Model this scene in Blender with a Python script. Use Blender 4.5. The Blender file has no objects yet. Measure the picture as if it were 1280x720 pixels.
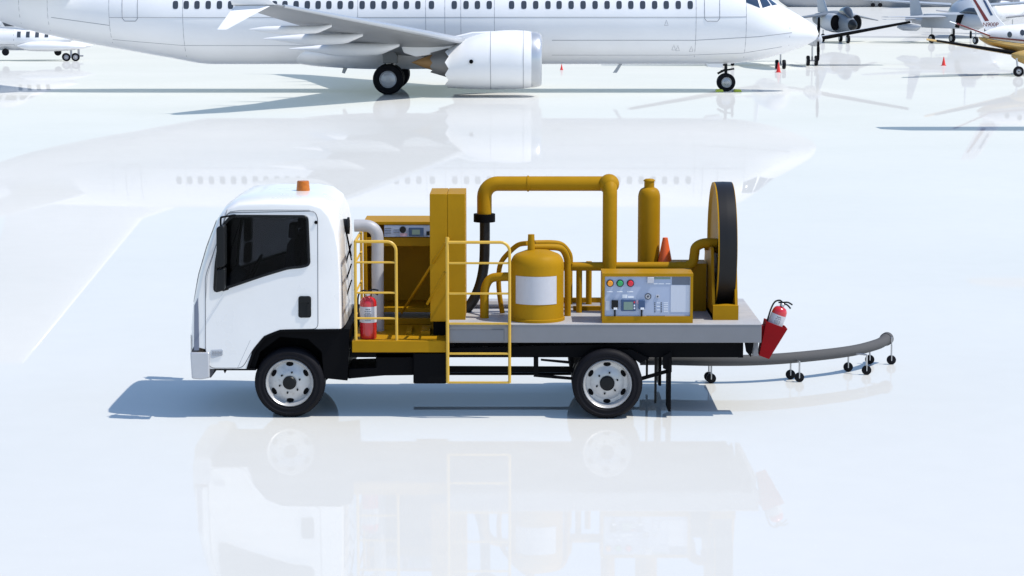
import bpy, bmesh, math, random
import numpy as np
from mathutils import Vector, Matrix
random.seed(4)
C = bpy.context.scene
PI = math.pi

# ------------------------------------------------------------------ camera
TH = math.radians(7.875); F = 2740.0; CAMY = -23.58; CAMZ = 4.70
cd = bpy.data.cameras.new("camera"); cam = bpy.data.objects.new("camera", cd)
C.collection.objects.link(cam); C.camera = cam
cam.location = (0, CAMY, CAMZ); cam.rotation_euler = (PI/2-TH, 0, 0)
cd.sensor_width = 36; cd.lens = 36*F/1280; cd.clip_end = 20000; cd.clip_start = .1

# ------------------------------------------------------------------ light
SUN = Vector((.595, -.14, 1.0)).normalized()
w = bpy.data.worlds.new("World"); C.world = w; w.use_nodes = True
nt = w.node_tree; bg = nt.nodes['Background']
sky = nt.nodes.new('ShaderNodeTexSky'); sky.sky_type = 'NISHITA'; sky.sun_disc = False
sky.sun_elevation = math.asin(SUN.z); sky.sun_rotation = math.atan2(SUN.x, SUN.y)
sky.air_density = 1.0; sky.dust_density = .4; sky.ozone_density = 4.0
nt.links.new(sky.outputs[0], bg.inputs[0]); bg.inputs[1].default_value = .17
sl = bpy.data.lights.new("sun", 'SUN'); sl.energy = 4.15; sl.angle = math.radians(.5); sl.color = (1, .945, .86)
so = bpy.data.objects.new("sun", sl); C.collection.objects.link(so); so.location = (20, -10, 40)
so.rotation_euler = SUN.to_track_quat('Z', 'Y').to_euler()
C.view_settings.view_transform = 'Standard'; C.view_settings.look = 'None'
C.view_settings.exposure = 0.08; C.view_settings.gamma = 1

# ------------------------------------------------------------------ helpers
def at(px, py, Y):
    """point in the world, Y metres behind the truck's near side, seen at that place of the picture"""
    dx = (px-640)/F; u = (360-py)/F
    dy = math.cos(TH)+u*math.sin(TH); dz = -math.sin(TH)+u*math.cos(TH)
    t = (Y-CAMY)/dy
    return Vector((dx*t, Y, CAMZ+dz*t))
def gnd(px, py):
    dx = (px-640)/F; u = (360-py)/F
    dy = math.cos(TH)+u*math.sin(TH); dz = -math.sin(TH)+u*math.cos(TH)
    t = -CAMZ/dz
    return Vector((dx*t, CAMY+dy*t, 0))

def mat(name, col, rough=.5, metal=0., spec=.5, noise=0., nscale=8., coat=0., bump=0., dirt=None, dscale=3.):
    m = bpy.data.materials.new(name); m.use_nodes = True
    n = m.node_tree; b = n.nodes['Principled BSDF']
    b.inputs['Base Color'].default_value = (*col, 1); b.inputs['Roughness'].default_value = rough
    b.inputs['Metallic'].default_value = metal; b.inputs['Specular IOR Level'].default_value = spec
    b.inputs['Coat Weight'].default_value = coat; b.inputs['Coat Roughness'].default_value = .08
    tc = n.nodes.new('ShaderNodeTexCoord')
    if noise or dirt:
        t = n.nodes.new('ShaderNodeTexNoise'); t.inputs['Scale'].default_value = nscale
        t.inputs['Detail'].default_value = 6
        n.links.new(tc.outputs['Object'], t.inputs['Vector'])
        mx = n.nodes.new('ShaderNodeMix'); mx.data_type = 'RGBA'; mx.blend_type = 'MULTIPLY'
        mx.inputs[6].default_value = (*col, 1)
        rp = n.nodes.new('ShaderNodeValToRGB')
        rp.color_ramp.elements[0].position = .3; rp.color_ramp.elements[1].position = .7
        rp.color_ramp.elements[0].color = (1-noise,)*3+(1,); rp.color_ramp.elements[1].color = (1, 1, 1, 1)
        mx.inputs[0].default_value = 1
        n.links.new(t.outputs[0], rp.inputs[0]); n.links.new(rp.outputs[0], mx.inputs[7])
        out = mx.outputs[2]
        if dirt:
            t2 = n.nodes.new('ShaderNodeTexNoise'); t2.inputs['Scale'].default_value = dscale
            t2.inputs['Detail'].default_value = 9; t2.inputs['Roughness'].default_value = .7
            n.links.new(tc.outputs['Object'], t2.inputs['Vector'])
            r2 = n.nodes.new('ShaderNodeValToRGB')
            r2.color_ramp.elements[0].position = .55; r2.color_ramp.elements[1].position = .72
            r2.color_ramp.elements[1].color = (.6, .6, .6, 1)
            m2 = n.nodes.new('ShaderNodeMix'); m2.data_type = 'RGBA'; m2.inputs[7].default_value = (*dirt, 1)
            n.links.new(t2.outputs[0], r2.inputs[0]); n.links.new(r2.outputs[0], m2.inputs[0])
            n.links.new(out, m2.inputs[6]); out = m2.outputs[2]
        n.links.new(out, b.inputs['Base Color'])
        mr = n.nodes.new('ShaderNodeMapRange'); mr.inputs[3].default_value = rough*.8; mr.inputs[4].default_value = min(1, rough*1.25)
        n.links.new(t.outputs[0], mr.inputs[0]); n.links.new(mr.outputs[0], b.inputs['Roughness'])
    if bump:
        t3 = n.nodes.new('ShaderNodeTexNoise'); t3.inputs['Scale'].default_value = 60
        n.links.new(tc.outputs['Object'], t3.inputs['Vector'])
        bp = n.nodes.new('ShaderNodeBump'); bp.inputs['Strength'].default_value = bump; bp.inputs['Distance'].default_value = .01
        n.links.new(t3.outputs[0], bp.inputs['Height']); n.links.new(bp.outputs[0], b.inputs['Normal'])
    return m

M = {}
M['white'] = mat('truck_white_paint', (.83, .815, .79), .28, coat=.5, noise=.04, nscale=2.5)
M['plane'] = mat('aircraft_white_paint', (.84, .84, .84), .30, coat=.3, noise=.05, nscale=.6)
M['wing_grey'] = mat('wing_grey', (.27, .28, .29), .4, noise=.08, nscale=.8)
M['plane_grey'] = mat('aircraft_light_grey', (.50, .52, .54), .4, noise=.1, nscale=.8)
M['yellow'] = mat('yellow_paint', (.39, .205, .006), .5, spec=.08, noise=.10, nscale=5, dirt=(.35, .185, .008), dscale=7)
M['yellow_rail'] = mat('yellow_rail_paint', (.64, .39, .045), .4, noise=.1, nscale=12)
M['deck'] = mat('deck_grey_paint', (.42, .42, .43), .55, noise=.14, nscale=4, dirt=(.3, .3, .3), dscale=6)
M['edge'] = mat('deck_side_grey', (.20, .205, .22), .5, noise=.08, nscale=4)
M['black'] = mat('chassis_black', (.004, .004, .005), .6, spec=.06, noise=.2, nscale=5)
M['rubber'] = mat('tyre_rubber', (.006, .006, .009), .6, spec=.15, noise=.2, nscale=9, bump=.15)
M['trim'] = mat('black_plastic', (.009, .010, .011), .42, spec=.2, noise=.1)
M['rim'] = mat('wheel_steel', (.55, .55, .55), .35, metal=.45, noise=.15, nscale=14, dirt=(.33, .31, .29), dscale=16)
M['chrome'] = mat('bumper_silver', (.50, .51, .54), .3, metal=.35, noise=.05)
M['steel'] = mat('bare_steel', (.50, .50, .51), .3, metal=.8)
M['pipe_grey'] = mat('exhaust_grey', (.42, .42, .44), .42, noise=.15, nscale=6)
M['hose'] = mat('grey_hose', (.09, .09, .092), .8, spec=.2, noise=.08, nscale=5)
M['black_hose'] = mat('black_hose', (.012, .012, .013), .45, spec=.25)
M['red'] = mat('extinguisher_red', (.50, .012, .02), .25, coat=.6)
M['red_holder'] = mat('holder_red', (.27, .006, .009), .6, spec=.1, noise=.1)
M['label'] = mat('label_white', (.52, .52, .55), .5, noise=.05, nscale=20)
M['panel'] = mat('panel_blue_grey', (.36, .42, .55), .45, noise=.05, nscale=8)
M['panel_dark'] = mat('panel_shadow_trim', (.12, .14, .18), .5)  # even dark blue-grey of the console markings and a panel strip
M['button_orange'] = mat('orange_plastic', (.80, .30, .02), .3)
M['button_green'] = mat('green_plastic', (.03, .33, .11), .3)
M['button_red'] = mat('red_plastic', (.65, .02, .04), .3)
M['navy'] = mat('navy_bezel', (.03, .07, .16), .4)
M['lcd'] = mat('grey_green_screen', (.16, .24, .20), .2)
M['ink'] = mat('white_ink', (.75, .77, .8), .6)
M['dark_ink'] = mat('dark_ink', (.06, .07, .09), .6)
M['pink'] = mat('pink_sticker', (.62, .42, .52), .6)
M['sheet'] = mat('pale_instruction_sheet', (.52, .55, .62), .5)
M['amber'] = mat('amber_lens', (.55, .15, .005), .18, noise=.25, nscale=30)
M['cone'] = mat('cone_orange', (.78, .12, .02), .5)
M['cone_red'] = mat('cone_red', (.75, .04, .03), .5)
M['dial'] = mat('window_dark', (.05, .06, .075), .15)
M['line'] = mat('panel_gap', (.30, .31, .33), .7)
M['gap'] = mat('door_gap', (.10, .10, .11), .8)
M['cockpit'] = mat('cockpit_glass', (.02, .045, .09), .06)
M['brown'] = mat('heat_stained_metal', (.34, .19, .07), .45, metal=.3)
M['nozzle'] = mat('nozzle_grey', (.22, .22, .22), .45, metal=.4)
M['lip'] = mat('inlet_lip', (.52, .54, .56), .3, metal=.55)
M['fgrey'] = mat('fighter_grey', (.20, .225, .25), .5, noise=.15, nscale=1.5)
M['fblue'] = mat('blue_grey_paint', (.36, .41, .47), .4, noise=.1, nscale=1)
M['gold'] = mat('gold_paint', (.50, .33, .10), .35, noise=.1, nscale=2)
M['maroon'] = mat('maroon_stripe', (.16, .02, .02), .4)
M['big_grey'] = mat('transport_grey', (.40, .41, .43), .55, noise=.12, nscale=.3)
M['yellow_green'] = mat('chock_yellow', (.60, .66, .05), .5)
M['seat'] = mat('seat_fabric', (.16, .16, .17), .9)
M['grille'] = mat('grille_dark', (.05, .05, .06), .5)

# tinted side glass: dark see-through with a clear reflection
g = bpy.data.materials.new('tinted_glass'); g.use_nodes = True; n = g.node_tree
n.nodes.remove(n.nodes['Principled BSDF'])
tr = n.nodes.new('ShaderNodeBsdfTransparent'); tr.inputs[0].default_value = (.38, .39, .41, 1)
gl = n.nodes.new('ShaderNodeBsdfGlossy'); gl.inputs['Roughness'].default_value = .02
fr = n.nodes.new('ShaderNodeFresnel'); fr.inputs[0].default_value = 1.18
mx = n.nodes.new('ShaderNodeMixShader')
n.links.new(fr.outputs[0], mx.inputs[0]); n.links.new(tr.outputs[0], mx.inputs[1]); n.links.new(gl.outputs[0], mx.inputs[2])
n.links.new(mx.outputs[0], n.nodes['Material Output'].inputs[0]); M['glass'] = g

# polished white concrete: pale diffuse slab under a thin clear polish
g = bpy.data.materials.new('polished_apron'); g.use_nodes = True; n = g.node_tree
n.nodes.remove(n.nodes['Principled BSDF'])
tc = n.nodes.new('ShaderNodeTexCoord')
def nz(scale, det=6):
    t = n.nodes.new('ShaderNodeTexNoise'); t.inputs['Scale'].default_value = scale; t.inputs['Detail'].default_value = det
    n.links.new(tc.outputs['Object'], t.inputs['Vector']); return t
t1 = nz(.12, 8); t2 = nz(45, 3); t3 = nz(2.2, 5)
rp = n.nodes.new('ShaderNodeValToRGB'); rp.color_ramp.elements[0].position = .3; rp.color_ramp.elements[1].position = .7
rp.color_ramp.elements[0].color = (.62, .625, .595, 1); rp.color_ramp.elements[1].color = (.66, .66, .63, 1)
n.links.new(t1.outputs[0], rp.inputs[0])
sp = n.nodes.new('ShaderNodeValToRGB'); sp.color_ramp.elements[0].position = .70; sp.color_ramp.elements[1].position = .78
sp.color_ramp.elements[0].color = (0, 0, 0, 1)
n.links.new(t2.outputs[0], sp.inputs[0])
m1 = n.nodes.new('ShaderNodeMix'); m1.data_type = 'RGBA'; m1.inputs[7].default_value = (.85, .87, .9, 1)
n.links.new(sp.outputs[0], m1.inputs[0]); n.links.new(rp.outputs[0], m1.inputs[6])
m3 = n.nodes.new('ShaderNodeMix'); m3.data_type = 'RGBA'; m3.blend_type = 'MULTIPLY'; m3.inputs[0].default_value = 1
r3 = n.nodes.new('ShaderNodeValToRGB'); r3.color_ramp.elements[0].color = (.97, .97, .97, 1); r3.color_ramp.elements[0].position = .3
n.links.new(t3.outputs[0], r3.inputs[0]); n.links.new(m1.outputs[2], m3.inputs[6]); n.links.new(r3.outputs[0], m3.inputs[7])
df = n.nodes.new('ShaderNodeBsdfDiffuse'); n.links.new(m3.outputs[2], df.inputs[0])
gl = n.nodes.new('ShaderNodeBsdfGlossy'); gl.inputs['Roughness'].default_value = .015
mx = n.nodes.new('ShaderNodeMixShader'); lw = n.nodes.new('ShaderNodeLayerWeight'); lw.inputs[0].default_value = .5
mrr = n.nodes.new('ShaderNodeMapRange'); mrr.inputs[1].default_value = .70; mrr.inputs[2].default_value = .97; mrr.inputs[3].default_value = .13; mrr.inputs[4].default_value = .27
n.links.new(lw.outputs['Facing'], mrr.inputs[0]); n.links.new(mrr.outputs[0], mx.inputs[0])
n.links.new(df.outputs[0], mx.inputs[1]); n.links.new(gl.outputs[0], mx.inputs[2])
n.links.new(mx.outputs[0], n.nodes['Material Output'].inputs[0]); M['apron'] = g

class MB:
    def __init__(s): s.v = []; s.f = []
    def add(s, vs, fs):
        o = len(s.v); s.v += [Vector(p) for p in vs]; s.f += [[i+o for i in f] for f in fs]; return s
    def box(s, x0, x1, y0, y1, z0, z1):
        return s.add([(x0,y0,z0),(x1,y0,z0),(x1,y1,z0),(x0,y1,z0),(x0,y0,z1),(x1,y0,z1),(x1,y1,z1),(x0,y1,z1)],
                     [(0,3,2,1),(4,5,6,7),(0,1,5,4),(1,2,6,5),(2,3,7,6),(3,0,4,7)])
    def prism(s, pts, y0, y1):
        """polygon in x,z pulled from y0 to y1"""
        k = len(pts)
        return s.add([(p[0],y0,p[-1]) for p in pts]+[(p[0],y1,p[-1]) for p in pts],
                     [tuple(range(k))[::-1], tuple(range(k,2*k))]+[(i,(i+1)%k,(i+1)%k+k,i+k) for i in range(k)])
    def poly(s, pts, vec):
        k = len(pts); vec = Vector(vec)
        return s.add([Vector(p) for p in pts]+[Vector(p)+vec for p in pts],
                     [tuple(range(k))[::-1], tuple(range(k,2*k))]+[(i,(i+1)%k,(i+1)%k+k,i+k) for i in range(k)])
    def tube(s, path, r, n=12, cap=True):
        path = [Vector(p) for p in path]; k = len(path)
        rs = r if isinstance(r, (list, tuple)) else [r]*k
        up = None; vs = []
        for i, p in enumerate(path):
            d = (path[min(i+1,k-1)]-path[max(i-1,0)]).normalized()
            if up is None: up = d.orthogonal().normalized()
            a = (up-d*up.dot(d)).normalized(); up = a; b = d.cross(a)
            vs += [p+(a*math.cos(2*PI*j/n)+b*math.sin(2*PI*j/n))*rs[i] for j in range(n)]
        fs = [(i*n+j, i*n+(j+1)%n, (i+1)*n+(j+1)%n, (i+1)*n+j) for i in range(k-1) for j in range(n)]
        if cap: fs += [tuple(range(n))[::-1], tuple(range((k-1)*n, k*n))]
        return s.add(vs, fs)
    def lathe(s, prof, o, axis='Z', n=32):
        """prof = (distance from axis, along axis) points; open at both ends unless they reach the axis"""
        o = Vector(o); vs = []; k = len(prof)
        for r, h in prof:
            for j in range(n):
                c, q = math.cos(2*PI*j/n)*r, math.sin(2*PI*j/n)*r
                vs.append(o+Vector({'Z':(c,q,h),'Y':(c,h,q),'X':(h,c,q)}[axis]))
        return s.add(vs, [(i*n+j, i*n+(j+1)%n, (i+1)*n+(j+1)%n, (i+1)*n+j) for i in range(k-1) for j in range(n)])
    def grid(s, P, nu, nv):
        return s.add([P(i/(nu-1), j/(nv-1)) for i in range(nu) for j in range(nv)],
                     [(i*nv+j, (i+1)*nv+j, (i+1)*nv+j+1, i*nv+j+1) for i in range(nu-1) for j in range(nv-1)])
    def build(s, name, m, parent=None, bevel=0., smooth=True, ang=35):
        me = bpy.data.meshes.new(name)
        off = parent.matrix_basis.translation if parent and parent.type == 'EMPTY' and not parent.parent else Vector((0,0,0))
        me.from_pydata([tuple(p) for p in s.v], [], s.f)
        bm = bmesh.new(); bm.from_mesh(me)
        bmesh.ops.remove_doubles(bm, verts=bm.verts, dist=1e-5)
        bmesh.ops.recalc_face_normals(bm, faces=bm.faces)
        bm.to_mesh(me); bm.free()
        if smooth:
            me.polygons.foreach_set('use_smooth', [True]*len(me.polygons))
            me.set_sharp_from_angle(angle=math.radians(ang))
        me.materials.append(M[m] if isinstance(m, str) else m)
        o = bpy.data.objects.new(name, me); C.collection.objects.link(o)
        if parent:
            o.parent = parent
            if s_world[0] and parent_root(parent).type == 'EMPTY':
                if parent.type == 'EMPTY': o.matrix_parent_inverse = parent.matrix_basis.inverted()
        if bevel:
            b = o.modifiers.new('bevel', 'BEVEL'); b.width = bevel; b.segments = 2; b.limit_method = 'ANGLE'; b.angle_limit = math.radians(40)
            b.harden_normals = False
        return o
s_world = [True]
def parent_root(o):
    while o.parent: o = o.parent
    return o
def tag(o, label, cat, group=None, kind=None):
    if label: o['label'] = label
    if cat: o['category'] = cat
    if group: o['group'] = group
    if kind: o['kind'] = kind
    return o
def thing(name, loc, label, cat, group=None, rz=0):
    o = bpy.data.objects.new(name, None); o.empty_display_size = .3; C.collection.objects.link(o)
    o.location = loc; o.rotation_euler = (0, 0, rz)
    o.matrix_basis = Matrix.Translation(Vector(loc)) @ Matrix.Rotation(rz, 4, 'Z')
    return tag(o, label, cat, group)
def arc(c, a0, a1, r, n, ax=(1,0,0), ay=(0,0,1)):
    ax, ay, c = Vector(ax), Vector(ay), Vector(c)
    return [c+ax*r*math.cos(a0+(a1-a0)*i/n)+ay*r*math.sin(a0+(a1-a0)*i/n) for i in range(n+1)]
def smooth_path(pts, n=8):
    pts = [Vector(p) for p in pts]; out = []
    for i in range(len(pts)-1):
        p0, p1, p2, p3 = pts[max(i-1,0)], pts[i], pts[i+1], pts[min(i+2,len(pts)-1)]
        for k in range(n):
            t = k/n
            out.append(.5*((2*p1)+(p2-p0)*t+(2*p0-5*p1+4*p2-p3)*t*t+(3*p1-p0-3*p2+p3)*t**3))
    return out+[pts[-1]]
def round_poly(pts, r, n=4):
    """round the corners of an x,z polygon"""
    out = []; k = len(pts)
    for i in range(k):
        p = Vector((pts[i][0], pts[i][-1])); a = Vector((pts[i-1][0], pts[i-1][-1])); b = Vector((pts[(i+1)%k][0], pts[(i+1)%k][-1]))
        da, db = (a-p), (b-p); rr = min(r, da.length*.45, db.length*.45)
        s0, s1 = p+da.normalized()*rr, p+db.normalized()*rr
        for j in range(n+1):
            t = j/n; q = (1-t)**2*s0+2*t*(1-t)*p+t*t*s1; out.append((q.x, q.y))
    return out
def holed(outer, hole, y):
    """flat x,z polygon with a hole, as vertices and triangles"""
    bm = bmesh.new(); es = []
    for loop in (outer, hole):
        vs = [bm.verts.new((p[0], y, p[-1])) for p in loop]
        es += [bm.edges.new((vs[i], vs[(i+1)%len(vs)])) for i in range(len(vs))]
    bmesh.ops.triangle_fill(bm, edges=es, use_beauty=True)
    bm.verts.index_update(); V = [v.co.copy() for v in bm.verts]; Fc = [[v.index for v in f.verts] for f in bm.faces]
    bm.free(); return V, Fc

# lofted bodies -------------------------------------------------------
def interp(xs, ys):
    xs = np.array(xs, float); ys = np.array(ys, float); h = np.diff(xs); d = np.diff(ys)/h
    m = np.zeros(len(xs)); m[0] = d[0]; m[-1] = d[-1]
    for i in range(1, len(xs)-1):
        m[i] = 0 if d[i-1]*d[i] <= 0 else 2*d[i-1]*d[i]/(d[i-1]+d[i])
    def f(x):
        i = int(min(max(np.searchsorted(xs, x)-1, 0), len(h)-1)); t = (x-xs[i])/h[i]
        return float((2*t**3-3*t*t+1)*ys[i]+(t**3-2*t*t+t)*h[i]*m[i]+(-2*t**3+3*t*t)*ys[i+1]+(t**3-t*t)*h[i]*m[i+1])
    return f
class Body:
    """fuselage-like body along x: sections (x, top, bottom, halfwidth), centred on yc"""
    def __init__(s, sec, yc=0., n=40, power=2.):
        sec = sorted(sec); s.sec = sec; s.yc = yc; s.n = n; s.p = power
        xs = [q[0] for q in sec]
        s.top, s.bot, s.hw = (interp(xs, [q[i] for q in sec]) for i in (1, 2, 3))
    def ring(s, x, off=0.):
        T, B, W = s.top(x), s.bot(x), s.hw(x); zc, hh = (T+B)/2, (T-B)/2
        return [Vector((x, s.yc+(W+off)*math.cos(a), zc+(hh+off)*math.sin(a))) for a in [2*PI*j/s.n for j in range(s.n)]]
    def mesh(s, x0=None, x1=None, steps=60, mb=None, cap=True):
        mb = mb or MB(); n = s.n
        x0 = s.sec[0][0] if x0 is None else x0; x1 = s.sec[-1][0] if x1 is None else x1
        X = sorted(set([x0+(x1-x0)*i/steps for i in range(steps+1)]+[q[0] for q in s.sec if x0 < q[0] < x1]))
        vs = [p for x in X for p in s.ring(x)]; k = len(X)
        fs = [(i*n+j, i*n+(j+1)%n, (i+1)*n+(j+1)%n, (i+1)*n+j) for i in range(k-1) for j in range(n)]
        if cap: fs += [tuple(range(n))[::-1], tuple(range((k-1)*n, k*n))]
        return mb.add(vs, fs)
    def side(s, x, z, off=.01, sgn=-1):
        T, B, W = s.top(x), s.bot(x), s.hw(x); zc, hh = (T+B)/2, (T-B)/2
        q = max(-.999, min(.999, (z-zc)/hh))
        return Vector((x, s.yc+sgn*(W*math.sqrt(1-q*q)+off), z+ (off*q)))
    def patch(s, quad, off=.012, n=6, sgn=-1, thick=.008, mb=None):
        """curved four-sided plate on the skin; quad = four (x, z)"""
        mb = mb or MB(); a, b, c, d = quad
        def P(u, v, o):
            x = (a[0]*(1-u)+b[0]*u)*(1-v)+(d[0]*(1-u)+c[0]*u)*v
            z = (a[1]*(1-u)+b[1]*u)*(1-v)+(d[1]*(1-u)+c[1]*u)*v
            return s.side(x, z, o, sgn)
        mb.grid(lambda u, v: P(u, v, off), n, n)
        e = [(i/(n-1), 0) for i in range(n)]+[(1, i/(n-1)) for i in range(1, n)]+[(1-i/(n-1), 1) for i in range(1, n)]+[(0, 1-i/(n-1)) for i in range(1, n-1)]
        k = len(e); vs = [P(u, v, off) for u, v in e]+[P(u, v, off-thick-.01) for u, v in e]
        mb.add(vs, [(i, (i+1) % k, (i+1) % k+k, i+k) for i in range(k)])
        return mb
    def line(s, pts, r=.012, sgn=-1, mb=None, step=.3):
        mb = mb or MB(); out = []
        for (x0, z0), (x1, z1) in zip(pts[:-1], pts[1:]):
            m = max(2, int(math.hypot(x1-x0, z1-z0)/step))
            out += [s.side(x0+(x1-x0)*i/m, z0+(z1-z0)*i/m, .0, sgn) for i in range(m+1)]
        q = [out[0]]
        for p in out[1:]:
            if (p-q[-1]).length > 1e-4: q.append(p)
        return mb.tube(q, r, 6)
def wing(sec, taxis=(0,0,1), back=(-1,0,0), mb=None, n=12):
    """sections (leading edge point, chord, thickness ratio)"""
    mb = mb or MB(); ta = Vector(taxis).normalized(); bk = Vector(back); vs = []; k = 2*n
    for le, ch, th in sec:
        le = Vector(le)
        for j in range(k):
            a = 2*PI*j/k; x = .5*(1-math.cos(a)); sgn = 1 if a <= PI else -1
            t = 5*th*(.2969*math.sqrt(x)-.126*x-.3516*x*x+.2843*x**3-.1015*x**4)
            if sgn < 0: t *= .8
            vs.append(le+bk*ch*x+ta*ch*t*sgn)
    m = len(sec)
    fs = [(i*k+j, i*k+(j+1) % k, (i+1)*k+(j+1) % k, (i+1)*k+j) for i in range(m-1) for j in range(k)]
    fs += [tuple(range(k))[::-1], tuple(range((m-1)*k, m*k))]
    return mb.add(vs, fs)

# ------------------------------------------------------------------ ground
mb = MB(); mb.add([(-3000,-400,0),(3000,-400,0),(3000,6000,0),(-3000,6000,0)], [(0,1,2,3)])
tag(mb.build('ground', 'apron', smooth=False), 'polished white concrete apron that mirrors the aircraft and truck', None, kind='structure')

# ------------------------------------------------------------------ wheels
def tyre_wheel(parent, c, R, wd, rimr, name='wheel', dish=.05, holes=6, face=-1, bolts=6, rimmat='rim', hubmat='trim', hub=.28, sub=True):
    """tyre with its outer face towards -y (face=-1); c = centre of outer face"""
    c = Vector(c); q = -face
    mb = MB()
    pr = [(rimr, .03), (rimr*1.03, .004), (R*.74, .0), (R*.75, -.004), (R*.77, -.004), (R*.78, .0), (R*.86, -.001), (R*.87, -.005), (R*.885, -.004), (R*.89, .003), (R*.90, .004), (R*.965, .02), (R, .05), (R*1.0, wd*.5), (R, wd-.05), (R*.965, wd-.02), (R*.9, wd-.004), (R*.8, wd), (rimr, wd-.02), (rimr*.95, wd*.5), (rimr, .03)]
    mb.lathe([(r, h*q) for r, h in pr], c, 'Y', 48)
    wh = mb.build(name, 'rubber', parent, ang=50)
    if not sub: return wh
    # tread grooves
    mb = MB()
    rp = [(rimr*1.0, .012), (rimr*.965, .002), (rimr*.90, .018), (rimr*.84, dish+.02), (rimr*.72, dish+.012), (rimr*.5, dish-.01), (rimr*.36, dish-.02), (rimr*.30, dish-.02), (.0001, dish-.02)]
    mb.lathe([(r, h*q) for r, h in rp], c, 'Y', 48)
    mb.lathe([(rimr*.99, wd*.5*q), (rimr*.5, wd*.5*q), (.0001, wd*.5*q)], c, 'Y', 24)
    rim = mb.build('rim', rimmat, wh, ang=40)
    mb = MB()
    for k in range(holes):
        a = 2*PI*(k+.5)/holes+PI/2-PI/6
        cc = c+Vector((math.cos(a), 0, math.sin(a)))*rimr*.76; cc.y = c.y+(dish+.007)*q
        pts = []
        for j in range(14):
            b = 2*PI*j/14; t = Vector((-math.sin(a), 0, math.cos(a))); rr = Vector((math.cos(a), 0, math.sin(a)))
            pts.append(cc+t*math.cos(b)*rimr*.155+rr*math.sin(b)*rimr*.09)
        mb.poly(pts, (0, q*.02, 0))
    if holes: mb.build('rim_hole', 'black', wh)
    mb = MB()
    hp = [(rimr*hub, dish-.0), (rimr*hub, dish-.05), (rimr*hub*.85, dish-.062), (rimr*hub*.35, dish-.066), (.0001, dish-.066)]
    mb.lathe([(r, h*q) for r, h in hp], c, 'Y', 28)
    mb.build('hub', hubmat, wh)
    if bolts:
        mb = MB()
        for k in range(bolts):
            a = 2*PI*k/bolts+.3; cc = c+Vector((math.cos(a)*rimr*.44, (dish-.012)*q, math.sin(a)*rimr*.44))
            mb.tube([cc, cc-Vector((0, .028*q, 0))], .011 if rimr < .3 else .02, 6)
        mb.build('wheel_nut', 'trim' if rimmat == 'rim' else 'steel', wh)
    return wh

# ================================================================== SERVICE TRUCK
def T(px, py, Y=0.): return at(px, py, Y)
def XZ(pts, Y=0.): return [(T(a, b, Y).x, T(a, b, Y).z) for a, b in pts]
truck = thing('service_truck', (T(361, 480).x, 1.0, 0), 'white cab service truck carrying yellow pumping equipment on a grey flat deck', 'truck')
W = 2.0
S = XZ([(262,461),(252,458),(247,440),(246,400),(249,372),(257,335),(267,302),(277,274),(286,263),(300,258),(340,257),(388,258),(401,262),(410,273),(417,291),(421,315),(423,350),(424,411),(350,412),(330,420),(316,437),(308,461)], 0)
Cc = XZ([(258,461),(246,458),(241,440),(241,400),(244,372),(252,335),(264,300),(279,266),(293,248),(310,238),(340,235.5),(392,235.5),(410,239),(423,248),(431,266),(435,290),(437,330),(438,411),(356,412),(337,420),(323,437),(315,461)], 1.0)
for i_, d_ in ((1,5),(2,9),(3,9),(4,8),(5,6),(6,4),(7,2)): Cc[i_] = (Cc[i_][0]+d_/110, Cc[i_][1])
for i_ in (0,18,19,20,21): Cc[i_] = S[i_]
Cc[17] = (Cc[17][0], S[17][1])
def cab_pt(s_, u, off=0.):
    i = int(min(math.floor(s_), len(S)-2)); f = s_-i
    t = max(0, (1-abs(u)**4.5))**(1/2.4)
    def at_(k):
        k %= len(S); return Vector((S[k][0]*(1-t)+Cc[k][0]*t, 0, S[k][1]*(1-t)+Cc[k][1]*t))
    a, b = at_(i), at_(i+1); p = a.lerp(b, f); d = (b-a).normalized()
    nrm = Vector((-d.z, 0, d.x))
    if nrm.x*1.0+nrm.z*1.0 < 0 and i > 7: nrm = -nrm
    if i <= 7 and nrm.x > 0: nrm = -nrm
    p += nrm*off
    return Vector((p.x, W/2+u*W/2, p.z))
US = [-math.cos(PI*k/40) for k in range(41)]
K = len(S)
mb = MB()
mb.add([cab_pt(i, u) if i < K-1 else cab_pt(K-2+.99999, u) for u in US for i in range(K)],
       [(a*K+i, (a+1)*K+i, (a+1)*K+(i+1) % K, a*K+(i+1) % K) for a in range(40) for i in range(K)])
WIN = round_poly(XZ([(268,365),(270,330),(277,284),(289,270),(384,270.5),(386.5,331),(377,333.5),(360,335),(330,344)], 0), .05)
for y in (0., W):
    V, Fc = holed(S, WIN, y); mb.add(V, Fc)
cab = mb.build('cab', 'white', truck, ang=32)
cab.visible_shadow = True
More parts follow.
